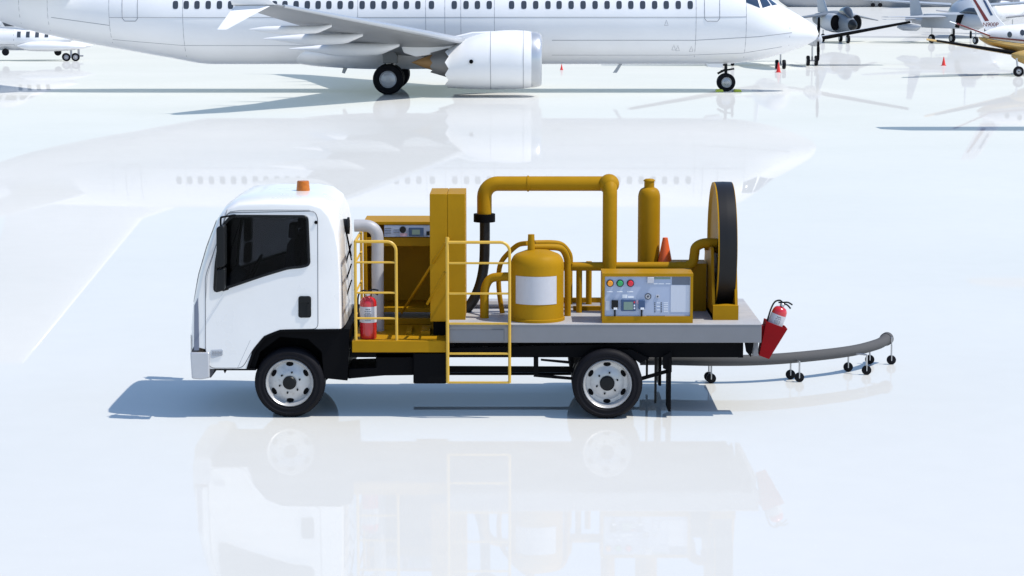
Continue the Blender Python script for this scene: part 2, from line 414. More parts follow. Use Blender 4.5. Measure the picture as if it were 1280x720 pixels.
# door lines, glass, rubber
DOOR = round_poly(XZ([(257,438),(257,345),(284,266),(393,264),(397,272),(397.5,411),(350,412),(330,420),(316,437),(303,460),(262,460)], 0), .06)
for y, sg in ((0, -1), (W, 1)):
    mb = MB(); cx = sum(p[0] for p in WIN)/len(WIN); cz = sum(p[1] for p in WIN)/len(WIN)
    V, Fc = holed([(cx+(p[0]-cx)*.998, cz+(p[1]-cz)*.998) for p in DOOR], [(cx+(p[0]-cx)*1.03, cz+(p[1]-cz)*1.03) for p in WIN], y+sg*.003)
    mb.add(V, Fc)
    lo = DOOR; mb.add([(cx+(p[0]-cx)*.998, y+sg*.003, cz+(p[1]-cz)*.998) for p in lo]+[(p[0]*1., y+sg*.0005, p[1]) for p in lo], [(i, (i+1) % len(lo), (i+1) % len(lo)+len(lo), i+len(lo)) for i in range(len(lo))])
    door = mb.build('door', 'white', truck, ang=20)
    gap = [i for i, p in enumerate(DOOR)]
    mb = MB(); mb.tube([(p[0], y+sg*.001, p[1]) for p in DOOR+[DOOR[0]]], .0042, 6, False)
    mb.build('door_gap', 'gap', door)
    mb = MB(); mb.prism(WIN, y-sg*.010, y-sg*.016); mb.build('window_glass', 'glass', door, smooth=False)
    mb = MB(); mb.tube([(p[0], y+sg*.002, p[1]) for p in WIN+[WIN[0]]], .016, 8, False); mb.build('window_seal', 'trim', door)
    # handle
    hp = round_poly(XZ([(373,370),(389,370),(389,397),(373,397)], 0), .03)
    mb = MB(); mb.prism(hp, y+sg*.004, y+sg*.012); mb.prism(round_poly(XZ([(374,371),(388,371),(388,378),(374,378)]), .01), y+sg*.012, y+sg*.024)
    mb.prism(round_poly(XZ([(384,379),(387.5,379),(387.5,395),(384,395)]), .01), y+sg*.012, y+sg*.022)
    mb.build('handle', 'trim', door, bevel=.003)
    # fuel-cap dot, corner line, crease
    mb = MB(); mb.lathe([(.0001, sg*.014), (.017, sg*.014), (.02, sg*.002)], (T(395,278).x, y, T(395,278).z), 'Y', 16); mb.build('door_catch', 'black', truck)
    mb = MB(); a = [T(x, yy) for x, yy in [(257,438),(257,380),(259,345),(272,300),(284,262)]]
    mb.tube([(p.x, y+sg*.0005, p.z) for p in a], .004, 6); a = [T(297,460), T(313,425)]
    mb.tube([(p.x, y+sg*.001, p.z) for p in a], .003, 6); mb.build('body_seam', 'line', cab)
    mb = MB(); a = [T(283,360), T(258,401)]; mb.tube([(p.x, y+sg*.0005, p.z) for p in a], .006, 6); mb.build('body_crease', 'white', cab)
    # side lamp with ribbed grey lens
    lp = round_poly(XZ([(263.5,437),(279,436),(279,444),(266,448),(263.5,447)]), .02)
    mb = MB(); mb.prism(lp, y+sg*.002, y+sg*.010)
    lamp = mb.build('side_lamp', mat('side_lamp_lens', (.5, .52, .55), .2), truck, bevel=.002)
    mb = MB()
    for k in range(7):
        x = 266+k*1.9; a, b = T(x, 438.5), T(x-.3, 444.5); mb.tube([(a.x, y+sg*.011, a.z), (b.x, y+sg*.011, b.z)], .004, 5)
    a, b = T(265.5, 441), T(278, 440); mb.tube([(a.x, y+sg*.011, a.z), (b.x, y+sg*.011, b.z)], .004, 5)
    mb.build('lens_rib', 'line', lamp)
    # mirror
    Ym = y+sg*.20
    mb = MB(); mb.prism(round_poly(XZ([(271.5,283),(282,281),(282.5,332),(272,334)], -.2), .03), Ym-.09, Ym+.09)
    mir = mb.build('mirror', 'trim', truck, bevel=.012)
    mb = MB(); mb.prism(round_poly(XZ([(272.5,336),(282.5,334.5),(281.5,362),(270.5,363)], -.2), .025), Ym-.07, Ym+.07); mb.build('lower_mirror', 'trim', mir, bevel=.01)
    a = [T(276,284,-.2), T(276,273,-.2), T(280,270.5,-.15), T(294,269,0)]
    aa = [Vector((p.x, (y if i == 3 else Ym), p.z)) for i, p in enumerate(a)]
    mb = MB(); mb.tube(smooth_path(aa, 4), .011, 8)
    a = [T(276,358,-.2), T(279,363,-.1), T(285,361,0)]; mb.tube([(a[0].x, Ym, a[0].z), (a[1].x, y+sg*.1, a[1].z), (a[2].x, y, a[2].z)], .011, 8)
    mb.build('mirror_arm', 'black', mir)
# windscreen, grille, lights, badge free
mb = MB(); mb.grid(lambda u, v: cab_pt(4.1+2.85*u, -.86+1.72*v, .006), 16, 30); mb.build('windscreen', 'cockpit', truck)
mb = MB(); mb.grid(lambda u, v: cab_pt(2.1+.9*u, -.6+1.2*v, .006), 4, 20); mb.build('front_grille', 'grille', truck)
for sg in (-1, 1):
    mb = MB(); mb.grid(lambda u, v: cab_pt(2.05+.75*u, sg*(.66+.26*v), .012), 5, 8); mb.build('headlight', mat('headlight_lens', (.6, .62, .65), .08), truck)
mb = MB()
for sg in (-1,): mb.prism(XZ([(242.5,438),(242.8,382),(247.5,372),(248.5,392),(249,438)], 0), -.006, .05)
mb.build('corner_trim', mat('blue_grey_trim', (.16, .18, .24), .35), truck, bevel=.004)
# bumper
bp = round_poly(XZ([(238,440),(262,440),(262.5,472),(252,474),(240,473)], 0), .02)
mb = MB(); mb.prism(bp, -.03, W+.03); mb.build('bumper', 'chrome', truck, bevel=.02)
mb = MB(); mb.prism(XZ([(239,440),(243,432),(262,436.5),(262.5,441)], .02), .0, W); mb.prism(XZ([(262,441),(264,441),(268,462),(264,472),(262,472)], .02), .01, W-.01); mb.build('bumper_bracket', 'grille', truck, bevel=.005)
mb = MB(); mb.prism(XZ([(262,460.5),(318,460.5),(320,463),(262,463)], .02), .02, W-.02)
for x in (279, 265): mb.prism(XZ([(x,462),(x+5,462),(x+2,467)], .1), .1, .13)
mb.build('underbody_rail', 'black', truck)
# roof seam, gutter
mb = MB()
for y, sg in ((0, -1), (W, 1)):
    a = [T(x, yy) for x, yy in [(281,270),(288,264.5),(300,263),(345,262.5),(386,262.8),(394,266)]]
    mb.tube([(p.x, y+sg*.004, p.z) for p in a], .005, 6)
mb.build('roof_gutter', 'line', cab)
# rear wall vents and straps of the cab
mb = MB()
for (a, b) in [((429,283),(434,325)),((431,282),(437,320)),((428,330),(442,305)),((430,352),(442,330)),((428,372),(441,350))]:
    p, q = T(*a, .55), T(*b, .75); p.x = max(p.x, T(438,330,1).x-.02); q.x = p.x+.05
    mb.tube([p, q], .008, 6)
mb.build('rear_strap', 'black', truck)
mb = MB(); mb.box(T(424,400).x-.02, T(424,400).x+.03, .08, W-.08, T(424,411).z-.02, T(424,345).z)
mb.build('rear_grille', 'grille', truck, bevel=.01)
# wheel well
mb = MB(); mb.prism(XZ([(302,460),(312,436),(328,419),(350,411.5),(437,411.5),(434,476),(405,473),(402,440),(385,424),(350,421),(325,440),(318,462)], .05), .06, W-.06); 
mb.build('wheel_well', 'black', truck)
mb = MB(); mb.prism(XZ([(308,461),(316,437),(330,420),(350,412),(424,411),(424,414),(351,415),(332,423),(319,439),(311,461)], 0), -.008, .1); mb.build('wheel_arch_lip', 'black', truck)
mb = MB(); mb.prism(XZ([(318,462),(320,440),(340,420),(420,420),(420,462)], .4), .42, W-.42); mb.build('engine_block', 'black', truck)
# seats and wheel inside the cab
mb = MB()
for y0 in (.15, 1.15):
    mb.prism(round_poly(XZ([(350,395),(355,350),(362,300),(370,298),(375,350),(375,395)], .4), .03), y0, y0+.6)
    mb.prism(round_poly(XZ([(361,297),(362,279),(371,279),(371,297)], .4), .02), y0+.18, y0+.42)
mb.prism(XZ([(310,395),(310,372),(372,366),(372,395)], .4), .1, 1.9)
mb.build('seat', 'seat', cab, bevel=.02)
mb = MB(); c0 = T(318,338,.45); mb.tube([c0+Vector((math.cos(a)*.08, math.sin(a)*.2, math.cos(a)*.17)) for a in [2*PI*k/24 for k in range(25)]], .014, 8)
mb.tube([c0, T(298,370,.45)], .02, 8); mb.build('steering_wheel', 'trim', cab)
mb = MB(); mb.prism(XZ([(250,400),(254,365),(275,352),(292,362),(292,400)], .4), .05, 1.95); mb.build('dashboard', 'trim', cab, bevel=.02)
# beacon
bb = T(379, 242, .75)
mb = MB(); mb.lathe([(.0001,-.02),(.085,-.02),(.085,.012),(.0001,.012)], bb, 'Z', 28); bbase = mb.build('beacon', 'black', truck)
mb = MB(); mb.lathe([(.079,.012),(.077,.03),(.068,.13),(.062,.145),(.0001,.147)], bb, 'Z', 28); mb.build('beacon_lens', 'amber', bbase)
mb = MB(); mb.lathe([(.07,.05),(.073,.055),(.073,.065),(.07,.07)], bb, 'Z', 28); mb.build('beacon_reflector', 'brown', bbase)

# wheels
RW = .385
for y, face in ((.02, -1), (W-.02, 1)):
    c0 = T(361.5, 480, 0); tyre_wheel(truck, (c0.x, y, RW), RW, .24, RW*.685, face=face, dish=.06)
for y, face in ((-.06, -1), (W+.06, 1)):
    c0 = T(759, 484, 0); tyre_wheel(truck, (c0.x, y, RW), RW, .24, RW*.70, face=face, dish=.11, hub=.3)
    tyre_wheel(truck, (c0.x, y-face*.27, RW), RW, .24, RW*.70, face=face, dish=.05, sub=False)
mb = MB(); c0 = T(759,484); mb.tube([(c0.x, .1, RW), (c0.x, W-.1, RW)], .07, 12); c0 = T(361,480); mb.tube([(c0.x, .1, RW), (c0.x, W-.1, RW)], .06, 12); mb.lathe([(.0001,-.2),(.16,-.12),(.2,0),(.16,.12),(.0001,.2)], (T(759,484).x, 1, RW), 'Y', 20)
mb.build('axle', 'black', truck)

# chassis
xl = lambda px: T(px, 440).x
mb = MB()
for y in (.12, .62, 1.3, 1.8): mb.prism(XZ([(436,440),(930,429),(930,449),(436,449)], 0), y, y+.08)
mb.box(xl(930)-.05, xl(930)+.004, .117, 1.883, T(0,449).z-.003, T(0,429).z)
for x in (450, 560, 640, 700, 820, 900): mb.box(xl(x), xl(x)+.06, .14, 1.86, T(0,447).z, T(0,431).z)
mb.build('chassis_frame', 'black', truck)
mb = MB(); mb.prism(XZ([(435,461),(470,460),(470,450),(468,441),(517,441),(517,469.5),(480,470),(435,474)], .1), .12, .75); mb.build('battery_box', 'black', truck, bevel=.01)
mb = MB(); mb.prism(XZ([(516.5,441),(558,441),(558,480),(516.5,480)], .03), .04, .7); mb.build('fuel_tank', 'black', truck, bevel=.015)
mb = MB(); mb.prism(XZ([(558,458.5),(716,459),(716,465.5),(558,465.5)], .3), .3, .36); mb.prism(XZ([(517,466),(800,466),(800,469),(517,469)], 1.6), 1.6, 1.64)
mb.build('side_guard', 'black', truck)
mb = MB(); mb.prism(XZ([(667,447),(673,447),(673,468),(715,472),(715,475),(667,471)], .1), .1, .14); mb.prism(XZ([(676,449),(714,452),(714,455),(676,451)], .1), .1, .14)
mb.prism(XZ([(800,472),(839,461),(839,465),(801,476)], .1), .1, .14); mb.build('spring_bracket', 'black', truck)
mb = MB(); mb.prism(XZ([(727,449),(740,438),(790,438),(812,449),(800,455),(785,444),(735,444),(718,456)], 0), .05, .5); mb.build('wheel_guard', 'black', truck)
for y in (.0, 1.55):
    mb = MB(); mb.box(xl(836), xl(836)+.03, y+.02, y+.40, .07, T(836,448).z); mb.prism(XZ([(829,446),(840,440),(840,466),(829,461)], y), y+.03, y+.06); mb.build('mudflap', 'black', truck)
    mb = MB(); mb.box(xl(821), xl(821)+.025, y+.34, y+.38, .10, T(821,448).z); mb.build('flap_stay', 'trim', truck)
for y in (.02, 1.9):
    mb = MB(); mb.prism(XZ([(931,428),(942,428),(942,432),(939,447),(933,440)], 0), y, y+.03); mb.build('rear_bracket', 'black', truck)
mb = MB(); mb.box(xl(943), xl(949), .1, 1.9, T(0,447).z, T(0,428.5).z); mb.build('rear_crossmember', 'edge', truck)

# deck and yellow platform
zt = T(700, 405).z; zb = T(700, 428.5).z; x0 = T(558, 405).x; x1 = T(952, 406).x
mb = MB(); mb.box(x0, x1, 0, W-.05, zb, zt-.008); deck = mb.build('deck', 'edge', truck, bevel=.006)
mb = MB(); mb.box(x0-.004, x1+.004, -.004, W-.046, zt-.012, zt); mb.build('deck_surface', 'deck', deck, bevel=.004)
a, b = T(561,412), T(630,426.5); mb = MB(); mb.box(a.x, b.x, -.012, .01, b.z, a.z); mb.build('deck_side_plate', 'edge', deck, bevel=.005)
pz = T(500, 426).z; pb = T(500, 440.5).z
mb = MB(); mb.box(T(440,430).x, x0-.006, 0, W-.05, pb, pz); plat = mb.build('platform', 'yellow', truck, bevel=.006)
mb = MB()
for (xa, xb, ya, yb, h) in [(505,512,.45,.9,.03),(524,536,.4,.8,.045),(541,545,.4,.9,.04),(452,466,.5,1.0,.03)]:
    mb.box(T(xa,420).x, T(xb,420).x, ya, yb, pz, pz+h)
mb.build('tread_block', 'yellow', plat, bevel=.004)

# railings
zr = [T(500, y_).z for y_ in (302.5, 328.5, 366.5, 398.5)]
xa, xb = T(444.5, 400).x, T(495.5, 400).x; r = .0165; yr = .035
mb = MB(); cr = .10
mb.tube([(xa, yr, pz), (xa, yr, zr[0])], r, 10)
mb.tube([(xa, yr, zr[0]), (xb-cr, yr, zr[0])]+arc((xb-cr, yr, zr[0]-cr), PI/2, 0, cr, 6)[1:]+[(xb, yr, pz)], r, 10)
rail = mb.build('guard_rail', 'yellow_rail', truck)
mb = MB()
for z in zr[1:]: mb.tube([(xa, yr, z), (xb, yr, z)], r*.72, 8)
mb.build('rail_bar', 'yellow_rail', rail)
mb = MB()
mb.tube([(xa, yr, zr[0]), (xa, 1.0, zr[0])], r, 10); mb.tube([(xa, 1.0, zr[0]), (xa, 1.0, pz)], r, 10)
for z in zr[1:]: mb.tube([(xa, yr, z), (xa, 1.0, z)], r*.72, 8)
mb.build('return_rail', 'yellow_rail', truck)
xc, xd = T(559.5, 400).x, T(637, 400).x; yl = -.03; zl = T(600, 478, 0).z
mb = MB()
mb.tube([(xc, yl, zl), (xc, yl, T(559,296).z)], r*1.12, 10)
mb.tube([(xc, yl, zr[0]), (xd-cr, yl, zr[0])]+arc((xd-cr, yl, zr[0]-cr), PI/2, 0, cr, 6)[1:]+[(xd, yl, zl)], r*1.0, 10)
lad = mb.build('ladder', 'yellow_rail', truck)
for y_ in (328.5, 366.5, 404, 441.5, 477.5):
    z = T(600, y_).z; mb = MB(); mb.box(xc, xd, yl-.012, yl+.012, z-.011, z+.011); mb.build('rung', 'yellow_rail', lad, bevel=.004)
mb = MB(); mb.tube([(xc, yl, zr[0]), (xc, .34, zr[0])], r, 10); mb.tube([(xc, yl, T(0,366.5).z), (xc, .34, T(0,366.5).z)], r*.7, 10); mb.build('ladder_return', 'yellow_rail', lad)

for a_, b_ in (((557,304,.0),(502,391,1.12)), ((556,340,.0),(534,380,.28))):
    mb = MB(); mb.tube([T(*a_), T(*b_)], .015, 8); mb.build('diagonal_brace', 'yellow', truck)
# grey exhaust pipe behind the cab
mb = MB(); yp = .72
pth = [T(443,282,yp), T(455,282,yp), T(464,284,yp), T(470,290,yp), T(472,300,yp), T(472,330,yp)]
pe = T(472,330,yp); pth = smooth_path(pth, 6)+[(pe.x, yp, pz)]
mb.tube(pth, .068, 20); ex = mb.build('exhaust_pipe', 'pipe_grey', truck, ang=60)
mb = MB(); p = T(434,282,yp); mb.lathe([(.0001,0),(.078,0),(.078,.06),(.095,.062),(.095,.085),(.07,.085)], (p.x-.06, yp, p.z-.0), 'X', 24); mb.build('pipe_flange', 'trim', ex)

# control cabinet behind the platform
yc0, yc1 = 1.15, 1.8
X0, X1 = T(454,300,yc0).x, T(575,300,yc0).x; ZT = T(500,277,yc0).z; ZB = T(500,390.5,yc0).z
mb = MB(); mb.box(X0, X1, yc1-.04, yc1, ZB, ZT); mb.box(X0, X0+.04, yc0, yc1-.03, ZB, ZT-.002); mb.box(X1-.04, X1, yc0, yc1-.03, ZB, ZT-.002)
mb.box(X0+.03, X1-.03, yc0+.001, yc1-.03, T(0,281,yc0).z, ZT-.001); mb.box(X0+.03, X1-.03, yc0+.02, yc0+.08, T(0,308,yc0).z, T(0,297,yc0).z)
mb.box(X0+.03, X1-.03, yc0+.001, yc1-.03, ZB+.001, ZB+.05); cabn = mb.build('equipment_cabinet', 'yellow', truck, bevel=.005)
mb = MB(); mb.box(T(478,0,yc0).x, X1-.05, yc0+.004, yc0+.26, T(0,296,yc0).z, T(0,281.5,yc0).z); cp = mb.build('cabinet_console', 'panel', cabn)
mb = MB(); a, b = T(511,284.5,yc0), T(529.5,295,yc0); mb.box(a.x, b.x, yc0-.01, yc0+.01, b.z, a.z); mb.build('display_bezel', 'navy', cabn, bevel=.003)
mb = MB(); a, b = T(515,287,yc0), T(525,293,yc0); mb.box(a.x, b.x, yc0-.014, yc0, b.z, a.z); mb.build('display', 'lcd', cabn)
mb = MB(); p = T(503.5,287,yc0); mb.lathe([(.0001,-.03),(.035,-.03),(.038,.0),(.038,.02)], (p.x, yc0, p.z), 'Y', 20); a, b = T(533,289,yc0), T(537,294,yc0); mb.box(a.x, b.x, yc0-.02, yc0, b.z, a.z); mb.build('selector_knob', 'trim', cabn)
mb = MB(); a, b = T(500,291.5,yc0), T(509,295.5,yc0); mb.box(a.x, b.x, yc0-.0, yc0+.01, b.z, a.z); mb.build('sticker', 'pink', cabn)
mb = MB()
for yy in (285,288,291): a, b = T(481,yy,yc0), T(489,yy+.8,yc0); mb.box(a.x, b.x, yc0, yc0+.01, b.z, a.z)
for yy in (287,290): a, b = T(492,yy,yc0), T(499,yy+.7,yc0); mb.box(a.x, b.x, yc0, yc0+.01, b.z, a.z)
mb.build('console_marking', 'panel_dark', cabn)
mb = MB(); mb.box(X0, X1, yc0, yc1, pz, T(0,398,yc0).z); mb.build('cabinet_plinth', 'yellow', truck, bevel=.005)
mb = MB(); mb.box(X0+.02, X0+.08, yc1-.2, yc1-.1, T(0,399,yc0).z, ZB); mb.box(X1-.1, X1-.02, yc1-.2, yc1-.1, T(0,399,yc0).z, ZB); mb.build('cabinet_foot', 'black', truck)
# tall twin-door cabinet
yt = .30; ytb = 1.0
xa_, xm, xb_ = T(537.3,300,yt).x, T(559,300,yt).x, T(581.5,300,yt).x; zt_ = T(0,242.5,yt).z; zb_ = T(0,402,yt).z
mb = MB(); mb.box(xa_, xm-.0035, yt, ytb, zb_, zt_); mb.box(xm+.0035, xb_, yt, ytb, zb_, zt_); mb.box(xa_+.02, xb_-.02, yt+.01, ytb-.01, zb_+.01, zt_-.01)
tb = mb.build('tall_cabinet', 'yellow', truck, bevel=.004)
mb = MB(); mb.box(xa_+.03, xm+.05, yt+.08, ytb-.05, pz, zb_); mb.box(x0+.02, xb_-.03, yt+.08, ytb-.05, zt, zb_+.005); mb.build('cabinet_stand', 'black', truck)

# big overhead pipe
yb = 1.0; rb = .083
p0 = T(605.5,270,yb); p1 = T(605.5,229,yb); cr = .15
zt2 = T(0,229.5,yb).z; xr = T(761,229,yb).x
pth = [(p0.x, yb, p0.z), (p0.x, yb, zt2-cr)]+arc((p0.x+cr, yb, zt2-cr), PI, PI/2, cr, 8)[1:]+[(xr, yb, zt2)]
mb = MB(); mb.tube(pth, rb, 24); op = mb.build('overhead_pipe', 'yellow', truck, ang=50)
mb = MB(); xs = T(660,229,yb).x; mb.lathe([(rb, -.012), (rb+.008, -.01), (rb+.008, .01), (rb, .012)], (xs, yb, zt2), 'X', 24); mb.build('pipe_joint', 'yellow', op)
mb = MB()
for k in range(1): mb.lathe([(.0001, -.115)]+[(.115*math.cos(a), .115*math.sin(a)) for a in [-PI/2+PI*i/12 for i in range(1, 12)]]+[(.0001, .115)], (xr+.0, yb-.06, zt2), 'X', 24)
mb.build('pipe_elbow', 'yellow', op)
ydn = .74; p = T(763, 240, ydn)
pth = [(p.x, yb-.03, zt2+.01)]+arc((p.x, yb-.03, zt2-.12), PI/2, PI, .13, 5, ax=(0,1,0))[1:]
pth = [Vector(q) for q in pth]; pth = [q+Vector((0,0,0)) for q in pth]+[Vector((p.x, pth[-1].y, zt))]
mb = MB(); mb.tube(pth, rb*.98, 24); mb.build('down_pipe', 'yellow', truck, ang=50)
mb = MB(); mb.lathe([(.07,-.045),(.122,-.045),(.122,.045),(.07,.045)], (p0.x, yb, p0.z-.02), 'Z', 28); mb.build('hose_clamp', 'black', op)
mb = MB(); mb.tube(smooth_path([T(606,276,yb), T(606,300,yb), T(605,330,yb), T(600,356,.95), T(590,378,.9), T(577,392,.85)], 6), .058, 18); mb.build('suction_hose', 'black_hose', truck)

# storage tank with filler and pipes
cT = T(671.5, 404, 0); cy = .34; rT = .293; cT = Vector((T(671.5, 370, cy).x, cy, zt)); hT = T(0,311.5,cy).z-zt
pr = [(rT+.012,0),(rT+.012,.03),(rT,.035),(rT,hT-.17)]+[(rT-.10+.10*math.cos(a), hT-.17+.13*math.sin(a)) for a in [PI/2*i/8 for i in range(1,8)]]+[(rT*.45, hT-.012),(.0001,hT)]
mb = MB(); mb.lathe(pr, cT, 'Z', 48); tank = mb.build('storage_tank', 'yellow', truck, ang=60)
za, zb2 = T(0,381,.06).z, T(0,346,.06).z
mb = MB()
def lab(u, v):
    a = -PI/2+(-.90+u*1.70)-.02; rr = rT+.004; return Vector((cT.x+rr*math.cos(a), cT.y+rr*math.sin(a), za+(zb2-za)*v))
mb.grid(lab, 18, 2); mb.build('tank_label', 'label', tank)
mb = MB(); zn = T(0,293,cy).z; nx = T(664,300,cy).x; mb.lathe([(.042,hT-.02),(.036,zn-zt-.02),(.036,zn-zt),(.0001,zn-zt)], (nx, cy, zt), 'Z', 16); mb.build('filler_neck', 'yellow', tank)
mb = MB(); mb.tube(smooth_path([T(660,304,.45), T(648,306,.6), T(637,315,.68), T(627,327,.75), T(623.5,342,.8), T(624,365,.8), (T(628,390,.8).x, .8, zt)], 6), .028, 14); mb.build('vent_pipe', 'yellow', truck)
mb = MB(); mb.tube(smooth_path([T(666,309,.42), T(694,309,.5), T(704,313,.55), T(709,325,.6), T(709.5,340,.6)], 6)+[Vector((T(709.5,388,.6).x, .6, zt))], .037, 14); mb.build('feed_pipe', 'yellow', truck)
mb = MB(); mb.tube(smooth_path([T(668,303.5,.62), T(692,303.5,.72), T(704,307,.78), T(712,318,.8), T(713,330,.8)], 6), .030, 14); mb.build('feed_pipe', 'yellow', truck)
mb = MB(); mb.tube(smooth_path([T(642,346,.40), T(628,346,.42), T(614,348,.45), T(607,358,.45), T(605.5,372,.45)], 6)+[Vector((T(605.5,372,.45).x, .45, zt))], .049, 18); mb.build('inlet_elbow', 'yellow', truck)
# manifold and its frame
ym = .85; zm = T(0,333,ym).z
mb = MB(); pa, pb_ = T(640,333,ym), T(846,333,ym)
mb.tube([(pa.x, ym, zm), (pb_.x, ym, zm)], .05, 18); man = mb.build('manifold_pipe', 'yellow', truck)
mb = MB(); mb.tube([Vector(pb_)]+smooth_path([T(858,333,ym), T(866,328,ym), T(868,318,ym), T(870,309,ym), T(880,304,ym), T(896,304,ym)], 5), .055, 18); mb.build('reel_feed_elbow', 'yellow', truck)
mb = MB()
for x, yy in ((724,ym),(736,ym+.45),(712,ym+.5),(792,ym),(846,ym)): mb.tube([(T(x,350,yy).x, yy, zt), (T(x,350,yy).x, yy, zm)], .035, 12)
mb.box(T(700,380,1.4).x, T(760,380,1.4).x, 1.36, 1.42, zt+.03, zt+.09); mb.box(T(716,380,1.1).x, T(760,380,1.1).x, .98, 1.03, zt, zt+.05)
mb.box(T(840,350,ym).x, T(884,350,ym).x, ym+.1, ym+.45, zt, zm+.02)
mb.build('pipe_stand', 'yellow', truck)
mb = MB()
for yy in (1.2, 1.35, 1.5): mb.tube([T(700,0,yy)*0+Vector((T(580,0,yy).x, yy, zt+.02)), Vector((T(752,0,yy).x, yy, zt+.02))], .018, 8)
mb.build('deck_pipe', 'pipe_grey', truck)
# gas cylinder
yg = 1.35; pg = T(811, 300, yg); rg = .127; hg = T(0,223,yg).z-zt
pr = [(.0001,0),(rg,0),(rg,hg-.22)]+[(rg-.055+.055*math.cos(a), hg-.22+.11*math.sin(a)) for a in [PI/2*i/7*.95 for i in range(1,8)]]+[(.058,hg-.10),(.058,hg-.03),(.066,hg-.03),(.066,hg-.02),(.045,hg-.005),(.0001,hg)]
mb = MB(); mb.lathe(pr, (pg.x, yg, zt), 'Z', 36); mb.build('gas_cylinder', 'yellow', truck, ang=60)

# control panel box on the deck
ya = .06; A, B = T(753,339,ya), T(866,405,ya); zbx = zt+.001; zt3 = T(0,342,ya).z; xL, xR = A.x, B.x; bw = .035
mb = MB(); mb.box(xL, xR, ya+.03, ya+.42, zbx, zt3); mb.box(xL, xR, ya, ya+.031, zt3-.033, zt3); mb.box(xL, xR, ya, ya+.031, zbx, zbx+.075)
mb.box(xL+.001, xL+.028, ya+.001, ya+.031, zbx+.074, zt3-.032); mb.box(xR-.03, xR-.001, ya+.001, ya+.031, zbx+.074, zt3-.032)
pnl = mb.build('control_box', 'yellow', truck)
mb = MB(); mb.box(xL+.028, xR-.03, ya+.016, ya+.03, zbx+.075, zt3-.033); face = mb.build('control_panel', 'panel', pnl)
yf = ya+.016
def plate(px0, py0, px1, py1, name, m, d=.006, bev=.0):
    a, b = T(px0, py0, yf), T(px1, py1, yf); q = MB(); q.box(a.x, b.x, yf-d, yf+.002, b.z, a.z); return q.build(name, m, pnl, bevel=bev)
for x, m_ in ((762.5,'button_orange'),(775,'button_green'),(788,'button_red')):
    p = T(x, 354, yf); q = MB(); q.lathe([(.0001,-.035),(.025,-.035),(.031,-.026),(.031,-.012)], p, 'Y', 20); q.build('push_button', m_, pnl)
    q = MB(); q.lathe([(.031,-.014),(.040,-.012),(.040,.0)], p, 'Y', 20); q.build('button_ring', 'trim', pnl)
    plate(x-4, 364, x+3.5, 365.2, 'button_caption', 'ink', .002)
plate(809,346,817,353.5,'switch_cover','label',.03,.004)
plate(818,346.5,838,349,'name_strip','lcd',.003)
plate(840,346,862,356,'dark_strip','panel_dark',.002)
for k, (a, b) in enumerate(((817,822),(823,830),(832,838))): plate(a,354,b,355.2,'caption','ink',.002)
plate(776.5,374.5,794.5,388.5,'display_bezel','navy',.02,.004)
plate(779.5,377,791,387,'display','lcd',.023)
for yy, m_ in ((376.5,'button_red'),(380.5,'ink'),(384,'ink')): plate(792,yy,793.8,yy+2,'key',m_,.024)
plate(778,368,784,372.5,'caption','ink',.002); plate(785,370,792,372.5,'caption','ink',.002)
for x in (768.5, 802): 
    plate(x-4,375,x+4,386,'socket','navy' if x > 780 else 'trim',.03,.004); plate(x-1.5,384,x+3,386.5,'socket_clip','ink',.034)
    q = MB(); a, b = T(x, 386, yf), T(x, 395, yf); q.tube([(a.x, yf-.02, a.z), (b.x, yf-.014, b.z)], .009, 8); q.build('plug_cable', 'trim', pnl)
plate(795.5,375.5,806,379.5,'sticker','pink',.003)
p = T(810,370.5,yf); q = MB(); q.lathe([(.026,-.004),(.036,-.006),(.036,0)], p, 'Y', 24); q.lathe([(.0001,-.02),(.012,-.018),(.012,0)], p, 'Y', 16); q.build('key_switch', 'dark_ink', pnl)
q = MB(); q.lathe([(.0001,-.003),(.026,-.003),(.026,0)], p, 'Y', 24); q.build('key_switch_plate', 'label', pnl)
plate(820,368.5,824,372.5,'small_socket','label',.008); plate(821,369.5,823,371.5,'small_socket','dark_ink',.010)
plate(838.5,356.5,862.5,390,'instruction_sheet','sheet',.003)
for k in range(6): 
    for x in (819, 827): plate(x-1.2,378+k*2.2,x+.4,379.3+k*2.2,'marking','dark_ink',.002)
    plate(829.5,378.2+k*2.2,835,379+k*2.2,'caption','ink',.002)
    if k % 2 == 0: plate(821,378.2+k*2.2,825,379+k*2.2,'caption','ink',.002)
plate(757,376,762,388,'caption','sheet',.002); plate(808,394.6,831,395.6,'dark_strip','dark_ink',.003)

# hose reel
yR = .97; RR = .70; xR0, xR1 = T(898,315,.27).x, T(922,315,.27).x; zc = zt+.06+RR
mb = MB()
mb.lathe([(.0001,xR0+.05),(.14,xR0+.05),(RR-.06,xR0+.03),(RR-.02,xR0),(RR,xR0),(RR,xR0+.02),(RR-.05,xR0+.024),(RR-.05,xR1-.024),(RR,xR1-.02),(RR,xR1),(RR-.02,xR1),(RR-.06,xR1-.03),(.14,xR1-.05),(.0001,xR1-.05)], (0, yR, zc), 'X', 72)
reel = mb.build('hose_reel', 'yellow', truck, ang=30)
mb = MB(); mb.lathe([(RR-.03,xR0+.014),(RR+.003,xR0+.016),(RR+.006,xR0+.1),(RR+.006,xR1-.1),(RR+.003,xR1-.006),(RR-.03,xR1-.004)], (0, yR, zc), 'X', 72); mb.build('reel_belt', 'black_hose', reel, ang=50)
mb = MB(); mb.lathe([(.0001,xR0-.03),(.085,xR0-.03),(.085,xR0+.06)], (0, yR, zc-.02), 'X', 24); mb.lathe([(.05,xR0-.09),(.05,xR0)], (0, yR, zc-.02), 'X', 20)
mb.build('reel_hub', 'yellow', reel)
mb = MB(); xq0, xq1 = xR0-.05, xR1+.02
